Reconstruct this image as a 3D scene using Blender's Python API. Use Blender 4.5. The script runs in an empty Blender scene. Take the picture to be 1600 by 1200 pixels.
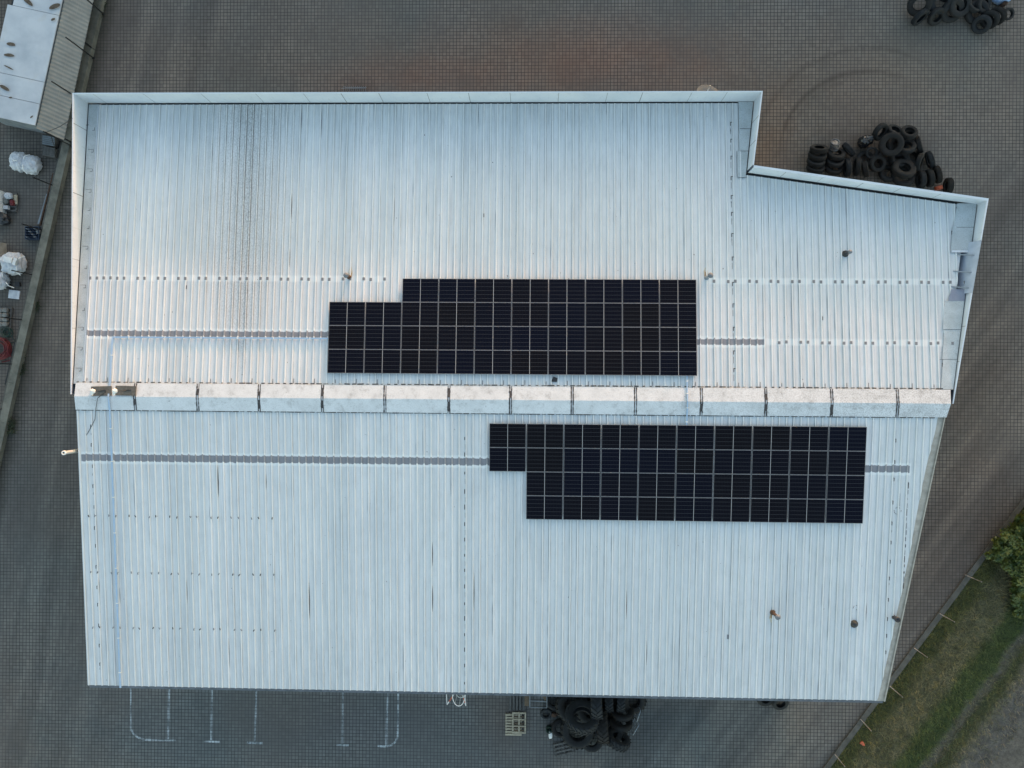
import bpy, bmesh, math, random
import numpy as np
from mathutils import Vector, Matrix, noise as mnoise
random.seed(7)
rad = math.radians
sc = bpy.context.scene
col = sc.collection

# ------------------------------------------------------------------ camera
F = 1148.0; TH = rad(1.6); PH = rad(0.45); D = 42.9
_c, _s = math.cos(TH), math.sin(TH)
_d = Vector((-_s, 0, -_c)); _r0 = Vector((_c, 0, -_s)); _u0 = Vector((0, 1, 0))
_r = math.cos(PH) * _r0 + math.sin(PH) * _u0
_u = -math.sin(PH) * _r0 + math.cos(PH) * _u0
cam = bpy.data.cameras.new('camera'); co = bpy.data.objects.new('camera', cam); col.objects.link(co)
cam.sensor_width = 36; cam.lens = 36 * F / 1600; cam.clip_end = 3000; cam.clip_start = 0.5
mw = Matrix.Identity(4)
for i in range(3):
    mw[i][0] = _r[i]; mw[i][1] = _u[i]; mw[i][2] = -_d[i]
mw[2][3] = D
co.matrix_world = mw
sc.camera = co
sc.render.resolution_x = 1024; sc.render.resolution_y = 768

def P(px, py, z=0.0):
    """survey helper: plan position of a feature measured on the photograph, at its real height z"""
    v = _d + _r * ((px - 800) / F) + _u * ((600 - py) / F)
    t = (z - D) / v.z
    return Vector((v.x * t, v.y * t, z))

# ------------------------------------------------------------------ light
SUN_EL = rad(3.6); SUN_AZ = rad(20)      # azimuth from +Y towards +X
w = bpy.data.worlds.new('World'); sc.world = w; w.use_nodes = True
wn = w.node_tree; bg = wn.nodes['Background']
sky = wn.nodes.new('ShaderNodeTexSky'); sky.sky_type = 'NISHITA'; sky.sun_disc = False
sky.dust_density = 1.5; sky.ozone_density = 0.9; sky.air_density = 1.0
sky.sun_elevation = SUN_EL; sky.sun_rotation = SUN_AZ
wn.links.new(sky.outputs[0], bg.inputs[0]); bg.inputs[1].default_value = 0.15
sl = bpy.data.lights.new('sun', 'SUN'); sl.energy = 0.48; sl.angle = rad(1.5); sl.color = (1.0, 0.56, 0.42)
so = bpy.data.objects.new('sun', sl); col.objects.link(so)
sd = Vector((math.sin(SUN_AZ) * math.cos(SUN_EL), math.cos(SUN_AZ) * math.cos(SUN_EL), math.sin(SUN_EL)))
so.rotation_euler = sd.to_track_quat('Z', 'Y').to_euler(); so.location = (0, 0, 60)
sc.view_settings.view_transform = 'Standard'; sc.view_settings.look = 'None'
sc.view_settings.exposure = 2.7; sc.view_settings.gamma = 1

# ------------------------------------------------------------------ helpers
def tag(o, label=None, cat=None, group=None, kind=None):
    if label: o['label'] = label
    if cat: o['category'] = cat
    if group: o['group'] = group
    if kind: o['kind'] = kind
    return o

def empty(name, loc=(0, 0, 0), label=None, cat=None, group=None):
    o = bpy.data.objects.new(name, None); o.location = loc; o.empty_display_size = 0.3
    col.objects.link(o); return tag(o, label, cat, group)

class MB:
    def __init__(s): s.v = []; s.f = []; s.m = []; s.sm = []
    def add(s, vs, fs, mi=0, smooth=False):
        b = len(s.v); s.v += [tuple(x) for x in vs]
        for f in fs:
            s.f.append(tuple(b + i for i in f)); s.m.append(mi); s.sm.append(smooth)
    def quad(s, a, b, c, d, mi=0): s.add([a, b, c, d], [(0, 1, 2, 3)], mi)
    def box(s, c, size, rz=0, mi=0, tilt=None):
        hx, hy, hz = size[0] / 2, size[1] / 2, size[2] / 2
        R = Matrix.Rotation(rz, 3, 'Z')
        if tilt is not None: R = tilt if rz == 0 else R @ tilt
        vs = [R @ Vector((x * hx, y * hy, z * hz)) + Vector(c) for z in (-1, 1) for x, y in ((-1, -1), (1, -1), (1, 1), (-1, 1))]
        s.add(vs, [(3, 2, 1, 0), (4, 5, 6, 7), (0, 1, 5, 4), (1, 2, 6, 5), (2, 3, 7, 6), (3, 0, 4, 7)], mi)
    def bar(s, a, b, w, h, mi=0, up=(0, 0, 1)):
        a = Vector(a); b = Vector(b); d = (b - a); L = d.length; d.normalize()
        u = Vector(up)
        if abs(d.dot(u)) > .98: u = Vector((1, 0, 0))
        sx = d.cross(u).normalized(); uz = sx.cross(d)
        vs = [p + sx * i * w / 2 + uz * j * h / 2 for p in (a, b) for i, j in ((-1, -1), (1, -1), (1, 1), (-1, 1))]
        s.add(vs, [(3, 2, 1, 0), (4, 5, 6, 7), (0, 1, 5, 4), (1, 2, 6, 5), (2, 3, 7, 6), (3, 0, 4, 7)], mi)
    def tube(s, pts, r, n=8, mi=0, closed=False, cap=True, r1=None):
        pts = [Vector(p) for p in pts]; k = len(pts); b = len(s.v); rings = []
        for i, p in enumerate(pts):
            if closed: t = pts[(i + 1) % k] - pts[i - 1]
            else: t = pts[min(i + 1, k - 1)] - pts[max(i - 1, 0)]
            t.normalize()
            up = Vector((0, 0, 1)) if abs(t.z) < .95 else Vector((1, 0, 0))
            a = t.cross(up).normalized(); c = a.cross(t)
            rr = r if r1 is None else r + (r1 - r) * i / max(1, k - 1)
            for j in range(n):
                an = 2 * math.pi * j / n
                s.v.append(tuple(p + a * math.cos(an) * rr + c * math.sin(an) * rr))
        for i in range(k if closed else k - 1):
            i2 = (i + 1) % k
            for j in range(n):
                j2 = (j + 1) % n
                s.f.append((b + i * n + j, b + i * n + j2, b + i2 * n + j2, b + i2 * n + j)); s.m.append(mi); s.sm.append(True)
        if cap and not closed:
            s.f.append(tuple(b + j for j in range(n))); s.m.append(mi); s.sm.append(False)
            s.f.append(tuple(b + (k - 1) * n + j for j in reversed(range(n)))); s.m.append(mi); s.sm.append(False)
    def lathe(s, prof, n=28, mi=0, mat=None, smooth=True, closed=False):
        M_ = mat or Matrix.Identity(4); b = len(s.v); k = len(prof)
        for r, z in prof:
            for j in range(n):
                a = 2 * math.pi * j / n
                s.v.append(tuple(M_ @ Vector((r * math.cos(a), r * math.sin(a), z))))
        for i in range(k if closed else k - 1):
            i2 = (i + 1) % k
            for j in range(n):
                j2 = (j + 1) % n
                s.f.append((b + i * n + j, b + i * n + j2, b + i2 * n + j2, b + i2 * n + j)); s.m.append(mi); s.sm.append(smooth)
    def prism(s, poly, z0, z1, mi=0):
        n = len(poly)
        f0 = (lambda p: p[2] if len(p) > 2 else None)
        vs = [(p[0], p[1], z0) for p in poly] + [(p[0], p[1], p[2] if len(p) > 2 else z1) for p in poly]
        fs = [tuple(reversed(range(n))), tuple(range(n, 2 * n))] + [(i, (i + 1) % n, n + (i + 1) % n, n + i) for i in range(n)]
        s.add(vs, fs, mi)
    def blob(s, c, size, e=2.6, amp=.08, fr=2.0, seed=0, nu=26, nv=16, mi=0, crease=0.0):
        """a lumpy closed body (sack, stone): superellipsoid pushed about by noise"""
        b = len(s.v)
        def sp(x, p): return math.copysign(abs(x) ** p, x)
        for i in range(nv + 1):
            ph = -math.pi / 2 + math.pi * i / nv
            for j in range(nu):
                th = 2 * math.pi * j / nu
                q = Vector((sp(math.cos(ph), 2 / e) * sp(math.cos(th), 2 / e), sp(math.cos(ph), 2 / e) * sp(math.sin(th), 2 / e), sp(math.sin(ph), 2 / e)))
                o = Vector((seed * 3.1, seed * 1.7, seed))
                k = 1 + amp * mnoise.noise(q * fr + o) + amp * .5 * mnoise.noise(q * fr * 2.7 + o)
                if crease: k -= crease * abs(mnoise.noise(q * fr * 1.6 + o * 2)) ** .5
                s.v.append((c[0] + q.x * size[0] / 2 * k, c[1] + q.y * size[1] / 2 * k, max(c[2] + q.z * size[2] / 2 * k, c[2] - size[2] / 2)))
        for i in range(nv):
            for j in range(nu):
                j2 = (j + 1) % nu
                s.f.append((b + i * nu + j, b + i * nu + j2, b + (i + 1) * nu + j2, b + (i + 1) * nu + j)); s.m.append(mi); s.sm.append(True)
    def mesh(s, name, mats):
        me = bpy.data.meshes.new(name); me.from_pydata(s.v, [], s.f)
        for m in (mats if isinstance(mats, (list, tuple)) else [mats]): me.materials.append(m)
        me.polygons.foreach_set('material_index', s.m); me.polygons.foreach_set('use_smooth', s.sm)
        me.update(); return me
    def build(s, name, mats, parent=None, loc=None, label=None, cat=None, group=None, kind=None):
        o = bpy.data.objects.new(name, s.mesh(name, mats)); col.objects.link(o)
        if parent is not None:
            o.parent = parent
            if loc is None: o.matrix_parent_inverse = Matrix.Translation(parent_world(parent)).inverted()
        if loc is not None: o.location = loc
        return tag(o, label, cat, group, kind)

def parent_world(o):
    v = Vector(o.location)
    while o.parent is not None:
        o = o.parent; v = v + Vector(o.location)
    return v

# ------------------------------------------------------------------ materials
class NT:
    def __init__(s, name):
        s.mat = bpy.data.materials.new(name); s.mat.use_nodes = True
        s.t = s.mat.node_tree; s.b = s.t.nodes['Principled BSDF']
    def n(s, typ, **kw):
        x = s.t.nodes.new(typ)
        for k, v in kw.items(): setattr(x, k, v)
        return x
    def set(s, sock, v):
        if hasattr(v, 'is_output') or isinstance(v, bpy.types.NodeSocket): s.t.links.new(v, sock)
        else:
            if isinstance(v, tuple) and len(v) == 3 and sock.type == 'RGBA': v = v + (1,)
            sock.default_value = v
    def m(s, op, a, b=0.0, c=None, clamp=False):
        x = s.n('ShaderNodeMath', operation=op); x.use_clamp = clamp
        s.set(x.inputs[0], a); s.set(x.inputs[1], b)
        if c is not None: s.set(x.inputs[2], c)
        return x.outputs[0]
    def mix(s, f, a, b, blend='MIX'):
        x = s.n('ShaderNodeMix', data_type='RGBA', blend_type=blend)
        s.set(x.inputs[0], f); s.set(x.inputs[6], a); s.set(x.inputs[7], b); return x.outputs[2]
    def pos(s):
        if not hasattr(s, '_p'):
            s._p = s.n('ShaderNodeTexCoord').outputs['Object']
            q = s.n('ShaderNodeSeparateXYZ'); s.t.links.new(s._p, q.inputs[0]); s._x, s._y, s._z = q.outputs
        return s._p
    def noise(s, scale, detail=4, rough=.55, sc=(1, 1, 1), dist=0.0, vec=None):
        x = s.n('ShaderNodeTexNoise'); x.inputs['Scale'].default_value = scale
        x.inputs['Detail'].default_value = detail; x.inputs['Roughness'].default_value = rough; x.inputs['Distortion'].default_value = dist
        mp = s.n('ShaderNodeMapping'); mp.inputs['Scale'].default_value = sc
        s.t.links.new(vec or s.pos(), mp.inputs[0]); s.t.links.new(mp.outputs[0], x.inputs[0]); return x.outputs[0]
    def ramp(s, v, a, b, lo=0.0, hi=1.0):
        x = s.n('ShaderNodeMapRange'); x.clamp = True
        s.set(x.inputs[0], v); x.inputs[1].default_value = a; x.inputs[2].default_value = b; x.inputs[3].default_value = lo; x.inputs[4].default_value = hi
        return x.outputs[0]
    def band(s, v, a, b, soft):
        return s.m('MULTIPLY', s.ramp(v, a - soft, a + soft), s.ramp(v, b - soft, b + soft, 1, 0))
    def white(s, v):
        x = s.n('ShaderNodeTexWhiteNoise', noise_dimensions='1D'); s.set(x.inputs[1], v); return x.outputs[0]
    def bump(s, h, strength=.3, dist=.01):
        x = s.n('ShaderNodeBump'); x.inputs['Strength'].default_value = strength; x.inputs['Distance'].default_value = dist
        s.set(x.inputs['Height'], h); s.t.links.new(x.outputs[0], s.b.inputs['Normal'])
    def out(s, colr, rough=.7, metal=0.0, spec=None):
        s.set(s.b.inputs['Base Color'], colr); s.set(s.b.inputs['Roughness'], rough); s.set(s.b.inputs['Metallic'], metal)
        if spec is not None: s.b.inputs['Specular IOR Level'].default_value = spec
        return s.mat

def simple(name, a, b=None, scale=3.0, rough=.7, metal=0.0, bump=0.0, bscale=None, spec=None, sc=(1, 1, 1)):
    t = NT(name); b = b or tuple(x * .65 for x in a)
    t.pos()
    f = t.ramp(t.noise(scale, 5, .6, sc), .35, .68)
    if bump: t.bump(t.noise(bscale or scale * 4, 5, .6, sc), bump, .02)
    return t.out(t.mix(f, a, b), rough, metal, spec)

PITCH = 1 / 3.0
X0 = -21.46           # centre of the first rib
RIDGE_Y = -0.75; RIDGE_Z = 8.30; SLOPE = 0.0785
def zr(y): return RIDGE_Z - SLOPE * abs(y - RIDGE_Y)

def roof_material(name, strips, lichen, halo_rows=()):
    t = NT(name); t.pos(); x, y = t._x, t._y
    u = t.m('DIVIDE', t.m('SUBTRACT', x, X0 - PITCH / 2), PITCH)
    idx = t.m('FLOOR', u); fr = t.m('SUBTRACT', u, idx)             # rib centre at fr = .5
    rnd = t.white(idx)
    sheet = t.white(t.m('FLOOR', t.m('DIVIDE', idx, 3.0)))
    c = t.mix(t.ramp(sheet, 0, 1), (.60, .63, .65), (.69, .705, .72))
    c = t.mix(t.m('MULTIPLY', t.ramp(rnd, 0, 1), .5), c, (.56, .60, .615))
    # long dirt runs down the slope
    st = t.ramp(t.noise(1.0, 6, .65, (7, .16, 1)), .46, .80)
    c = t.mix(t.m('MULTIPLY', st, .46), c, (.30, .315, .33))
    cl = t.ramp(t.noise(.23, 4, .6), .4, .75)
    c = t.mix(t.m('MULTIPLY', cl, .22), c, (.42, .46, .50))
    mo = t.ramp(t.noise(2.6, 6, .7, (1, .5, 1)), .44, .72)
    c = t.mix(t.m('MULTIPLY', mo, .20), c, (.33, .35, .36))
    gr = t.m('MULTIPLY', t.ramp(t.noise(1.0, 5, .75, (9, .5, 1)), .45, .70), t.ramp(t.m('ABSOLUTE', t.m('ADD', y, .75)), 9.0, 14.6))
    c = t.mix(t.m('MULTIPLY', gr, .38), c, (.22, .235, .25))
    # rib feet darkened: dirt runs, plus side occlusion put into the colour
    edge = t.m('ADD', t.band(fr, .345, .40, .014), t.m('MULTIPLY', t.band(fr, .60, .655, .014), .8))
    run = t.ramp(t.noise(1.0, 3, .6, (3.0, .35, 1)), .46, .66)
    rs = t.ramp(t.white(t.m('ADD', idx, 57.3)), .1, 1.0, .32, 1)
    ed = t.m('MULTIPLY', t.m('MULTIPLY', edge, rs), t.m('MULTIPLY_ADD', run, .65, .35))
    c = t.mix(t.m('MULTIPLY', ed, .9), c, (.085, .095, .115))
    c = t.mix(t.m('MULTIPLY', t.band(fr, .455, .53, .02), .45), c, (.80, .80, .80))  # rib tops lightened, painting in more contrast against the shaded feet
    # heavy smears on a few ribs
    sm = t.m('MULTIPLY', t.m('GREATER_THAN', t.white(t.m('ADD', idx, 11.7)), .66), t.ramp(t.noise(1.0, 2, .5, (2.2, .45, 1)), .56, .72))
    smw = t.m('MULTIPLY', t.band(fr, .27, .39, .05), sm)
    c = t.mix(t.m('MULTIPLY', smw, .7), c, (.09, .10, .14))
    # lichen specks
    sp = t.ramp(t.noise(14, 6, .75, (1, .45, 1)), .57, .66)
    dust = t.ramp(t.noise(.8, 4, .6), .45, .7)
    c = t.mix(t.m('MULTIPLY', t.m('MULTIPLY', sp, dust), .22), c, (.16, .17, .17))
    if lichen:
        for (xa, xb, ya, yb, k, so) in lichen:
            mk = t.m('MULTIPLY', t.band(x, xa, xb, so), t.band(y, ya, yb, 1.6))
            c = t.mix(t.m('MULTIPLY', t.m('MULTIPLY', t.ramp(t.noise(34, 6, .85, (1, .3, 1)), .46, .66), mk), k * .75), c, (.15, .155, .15))
            c = t.mix(t.m('MULTIPLY', t.m('MULTIPLY', edge, mk), k), c, (.06, .06, .06))
    # cleaned/repainted halo round the sealed laps and the capped screws
    wob = t.m('MULTIPLY', t.m('SUBTRACT', t.noise(5, 3, .6), .5), .14)
    yy = t.m('ADD', y, wob)
    ribw = t.m('MULTIPLY', t.band(fr, .40, .60, .05), -.05)
    for (xa, xb, yc) in halo_rows:
        h = t.m('MULTIPLY', t.band(x, xa, xb, .1), t.band(yy, yc - .13, yc + .17, .05))
        c = t.mix(t.m('MULTIPLY', h, .55), c, (.74, .77, .78))
    for (xa, xb, yc, hw, slope) in strips:
        yl = t.m('SUBTRACT', t.m('ADD', yy, ribw), t.m('MULTIPLY', t.m('SUBTRACT', x, xa), slope))
        h = t.m('MULTIPLY', t.band(x, xa, xb + .05, .03), t.band(yl, yc - hw - .13, yc + hw + .12, .03))
        c = t.mix(t.m('MULTIPLY', h, .5), c, (.76, .79, .80))
        k = t.m('MULTIPLY', t.band(x, xa, xb, .01), t.band(yl, yc - hw, yc + hw, .012))
        top = t.band(fr, .46, .54, .02)
        g = t.mix(t.noise(4, 4, .6), (.17, .18, .205), (.27, .275, .30))
        g = t.mix(t.m('MULTIPLY', top, .45), g, (.50, .46, .44))
        c = t.mix(k, c, g)
    t.bump(t.m('ADD', t.noise(.9, 3, .5, (1.5, .6, 1)), t.m('MULTIPLY', t.noise(40, 3, .6), .12)), .35, .03)
    return t.out(c, t.ramp(t.noise(2, 4), .3, .7, .42, .62), 0, .4)

M = {}
M['roof_n'] = roof_material('painted_roof_north', [(-21.55, -9.7, 2.28, .135, 0), (7.65, 10.85, 2.05, .14, .0)],
                            [(-15.0, -13.1, 1.6, 15, .8, .6), (-14.05, -13.75, .8, 15, .9, .12), (-16.6, -11.6, 3, 15, .45, .8), (-22, -20.9, 7, 14, .25, .5)],
                            [(-21.5, -7.0, 4.97), (8.3, 19.8, 4.93), (10.9, 19.5, 2.05)])
M['roof_s'] = roof_material('painted_roof_south', [(-21.72, -2.0, -3.71, .165, .0), (15.5, 17.65, -3.84, .16, 0)], [])
M['cap'] = simple('painted_ridge_cap', (.60, .64, .66), (.40, .42, .43), 1.6, .5, bump=.15, bscale=30)
t = NT('stained_ridge_cap'); t.pos()
c = t.mix(t.ramp(t.noise(1.3, 5, .6), .4, .7), (.64, .665, .69), (.54, .565, .585))
c = t.mix(t.m('MULTIPLY', t.ramp(t.noise(2.6, 7, .8), .53, .68), .45), c, (.24, .235, .235))
east = t.ramp(t._x, 3, 18)
c = t.mix(t.m('MULTIPLY', t.m('MULTIPLY', t.ramp(t.noise(18, 6, .8), .46, .62), t.m('MULTIPLY_ADD', east, .55, .25)), .8), c, (.17, .165, .165))
c = t.mix(t.m('MULTIPLY', t.ramp(t.noise(7, 5, .8, (.6, 1.5, 1)), .62, .70), .7), c, (.08, .08, .08))
t.bump(t.noise(20, 3), .1, .01); M['cap'] = t.out(c, .5)
t = NT('speckled_flashing'); t.pos()
c = t.mix(t.ramp(t.noise(1.5, 5, .6), .35, .7), (.47, .52, .55), (.36, .40, .42))
c = t.mix(t.m('MULTIPLY', t.ramp(t.noise(26, 5, .75), .52, .64), .5), c, (.14, .15, .15))
M['flash'] = t.out(c, .55)
t = NT('white_parapet_panel'); t.pos()
c = t.mix(t.ramp(t.noise(.6, 4, .6), .35, .7), (.61, .65, .71), (.51, .56, .63))
c = t.mix(t.m('MULTIPLY', t.ramp(t.noise(7, 5, .7, (1, 1, .25)), .56, .75), .35), c, (.28, .29, .30))
M['parapet'] = t.out(c, .45)
M['trim'] = simple('grey_eave_trim', (.16, .17, .19), (.09, .10, .11), 3, .5)
M['gutter'] = simple('dark_wet_gutter', (.025, .028, .035), (.012, .013, .016), 6, .6)
M['seal'] = simple('black_sealant', (.035, .033, .036), (.06, .055, .055), 8, .6)
M['seam'] = simple('dirty_seam_line', (.16, .17, .19), (.24, .25, .27), 3, .6)
M['patchcap'] = simple('grey_screw_patch', (.15, .16, .175), (.22, .225, .24), 8, .6)
M['beige'] = simple('weathered_beige_edge', (.40, .38, .34), (.26, .25, .22), 3, .8, bump=.3, bscale=14)
M['wallsheet'] = simple('grey_wall_cladding', (.34, .36, .38), (.28, .30, .32), 1.2, .6)
M['outer'] = simple('blue_grey_outer_cladding', (.24, .27, .34), (.19, .21, .28), 2, .5)
M['bay'] = simple('bare_blue_grey_sheet', (.40, .45, .55), (.30, .35, .44), 2, .5)
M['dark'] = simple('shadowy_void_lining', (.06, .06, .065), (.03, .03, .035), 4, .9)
M['alu'] = simple('anodised_frame', (.24, .235, .245), (.17, .17, .18), 5, .45, .35)
t = NT('solar_cells'); t.pos()
oi = t.n('ShaderNodeObjectInfo').outputs['Random']
base = t.mix(oi, (.0022, .0028, .0085), (.0040, .0034, .0048))
ux = t.m('FRACT', t.m('DIVIDE', t.m('ADD', t._x, .861), .0718)); uy = t.m('DIVIDE', t.m('ADD', t._y, .567), .189)
fy = t.m('FRACT', uy)
ly = t.m('ADD', t.ramp(fy, .0, .045, 1, 0), t.ramp(fy, .955, 1.0)); lx = t.m('ADD', t.ramp(ux, 0, .07, 1, 0), t.ramp(ux, .93, 1.0))
dash = t.m('MULTIPLY_ADD', t.band(ux, .2, .8, .15), .6, .4)
inner = t.m('MULTIPLY', t.m('LESS_THAN', t.m('ABSOLUTE', t._y), .535), 1.0)
c = t.mix(t.m('MULTIPLY', lx, .16), base, (.12, .13, .18))
c = t.mix(t.m('MULTIPLY', t.m('MULTIPLY', t.m('MULTIPLY', ly, dash), inner), .42), c, (.19, .20, .22))
c = t.mix(t.ramp(t.m('ABSOLUTE', t._x), .009, .014, 1, 0), c, (.34, .34, .35))
M['cells'] = t.out(c, .22, 0, .09)
M['rubber'] = simple('worn_black_rubber', (.0045, .005, .0057), (.0105, .011, .0115), 5, .78, bump=.3, bscale=30)
M['rubber_b'] = simple('dusty_brown_rubber', (.013, .0112, .010), (.006, .0057, .0057), 5, .85, bump=.3, bscale=30)
M['rubber_g'] = simple('sun_bleached_rubber', (.0145, .0175, .021), (.007, .0085, .0105), 4, .8, bump=.3, bscale=30)
M['steel'] = simple('dull_steel', (.20, .205, .21), (.07, .07, .075), 6, .45, .5)
M['galv'] = simple('galvanised_metal', (.27, .30, .34), (.20, .23, .26), 6, .5, .3)
M['rust'] = simple('rusty_iron', (.10, .05, .028), (.03, .02, .016), 8, .85)
M['blackpl'] = simple('black_plastic', (.016, .017, .02), (.03, .03, .034), 5, .45)
M['conduit'] = simple('shade_blue_conduit', (.30, .43, .60), (.36, .47, .60), 4, .5)  # grey-blue duct, with the blue of its shade put into the colour
M['white'] = simple('white_plastic', (.78, .77, .74), (.62, .62, .62), 3, .4)
M['slab'] = simple('brown_paving_slab', (.15, .13, .11), (.085, .075, .065), 9, .9, bump=.4, bscale=40)
M['concrete'] = simple('weathered_concrete', (.19, .185, .155), (.10, .10, .085), 1.6, .9, bump=.5, bscale=14)
M['concrete2'] = simple('dark_kerb_concrete', (.105, .10, .088), (.06, .058, .05), 2.2, .9, bump=.5, bscale=14)
M['wood'] = simple('pale_pallet_wood', (.42, .37, .28), (.27, .23, .17), 5, .85, sc=(1, 4, 1))
M['woodg'] = simple('weathered_grey_wood', (.125, .12, .115), (.06, .058, .055), 4, .9, sc=(5, .6, 1))
M['woodb'] = simple('brown_board', (.16, .115, .075), (.09, .065, .045), 4, .9)
M['bag'] = simple('white_woven_sack', (.58, .59, .62), (.40, .42, .46), 3, .65, bump=.6, bscale=9)
M['stone'] = simple('grey_stone_block', (.20, .20, .19), (.12, .12, .115), 5, .9, bump=.4)
M['red'] = simple('red_hose_rubber', (.15, .010, .012), (.09, .007, .009), 4, .5)
M['green'] = simple('green_hose_rubber', (.012, .045, .03), (.008, .025, .02), 4, .5)
M['orange'] = simple('orange_paint', (.55, .12, .05), (.40, .09, .05), 8, .5)
M['navy'] = simple('dark_blue_plastic', (.02, .04, .08), (.012, .02, .04), 18, .5)
M['postb'] = simple('black_fence_steel', (.012, .013, .014), (.02, .02, .02), 6, .55)
M['posts'] = simple('pale_weathered_post', (.40, .35, .31), (.26, .22, .2), 6, .7)
M['shedwhite'] = None
t = NT('white_shed_roof'); t.pos()
c = t.mix(t.ramp(t.noise(.7, 4, .6), .35, .7), (.52, .54, .57), (.38, .41, .45))
c = t.mix(t.m('MULTIPLY', t.ramp(t.noise(.8, 3, .6, (1, 1, 1), .5), .58, .75), .35), c, (.46, .40, .30))
M['shedwhite'] = t.out(c, .55)
M['shedgrey'] = simple('grey_corrugated_sheet', (.29, .28, .25), (.22, .215, .195), 1.4, .7)
M['shedwall'] = simple('blue_grey_shed_wall', (.20, .23, .26), (.13, .15, .17), 1.5, .7)
M['stain'] = simple('brown_rot_patch', (.07, .05, .035), (.12, .095, .07), 6, .9)
M['leaf'] = None
t = NT('bush_leaf'); t.pos()
oi = t.n('ShaderNodeNewGeometry').outputs['Random Per Island']
c = t.mix(oi, (.015, .040, .006), (.085, .112, .013))
c = t.mix(t.ramp(t.noise(2.2, 3, .6), .45, .65), c, (.13, .13, .014))
M['leaf'] = t.out(c, .55)
M['bark'] = simple('brown_bark', (.06, .045, .03), (.035, .028, .02), 8, .9)
M['weed'] = simple('dark_weed', (.022, .035, .016), (.035, .04, .02), 9, .8)
M['blue'] = simple('pale_blue_tarp', (.22, .36, .60), (.36, .46, .60), 4, .5)
M['paint'] = None
t = NT('worn_white_paint'); t.pos()
fx = t.m('ABSOLUTE', t.m('SUBTRACT', t.m('FRACT', t.m('DIVIDE', t._x, .2)), .5)); fy = t.m('ABSOLUTE', t.m('SUBTRACT', t.m('FRACT', t.m('DIVIDE', t._y, .2)), .5))
joint = t.m('GREATER_THAN', t.m('MAXIMUM', fx, fy), .44)
wear = t.ramp(t.noise(1.3, 6, .75), .42, .60)
c = t.mix(wear, (.135, .15, .16), (.46, .50, .53))
c = t.mix(joint, c, (.03, .032, .034)); M['paint'] = t.out(c, .8)

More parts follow.
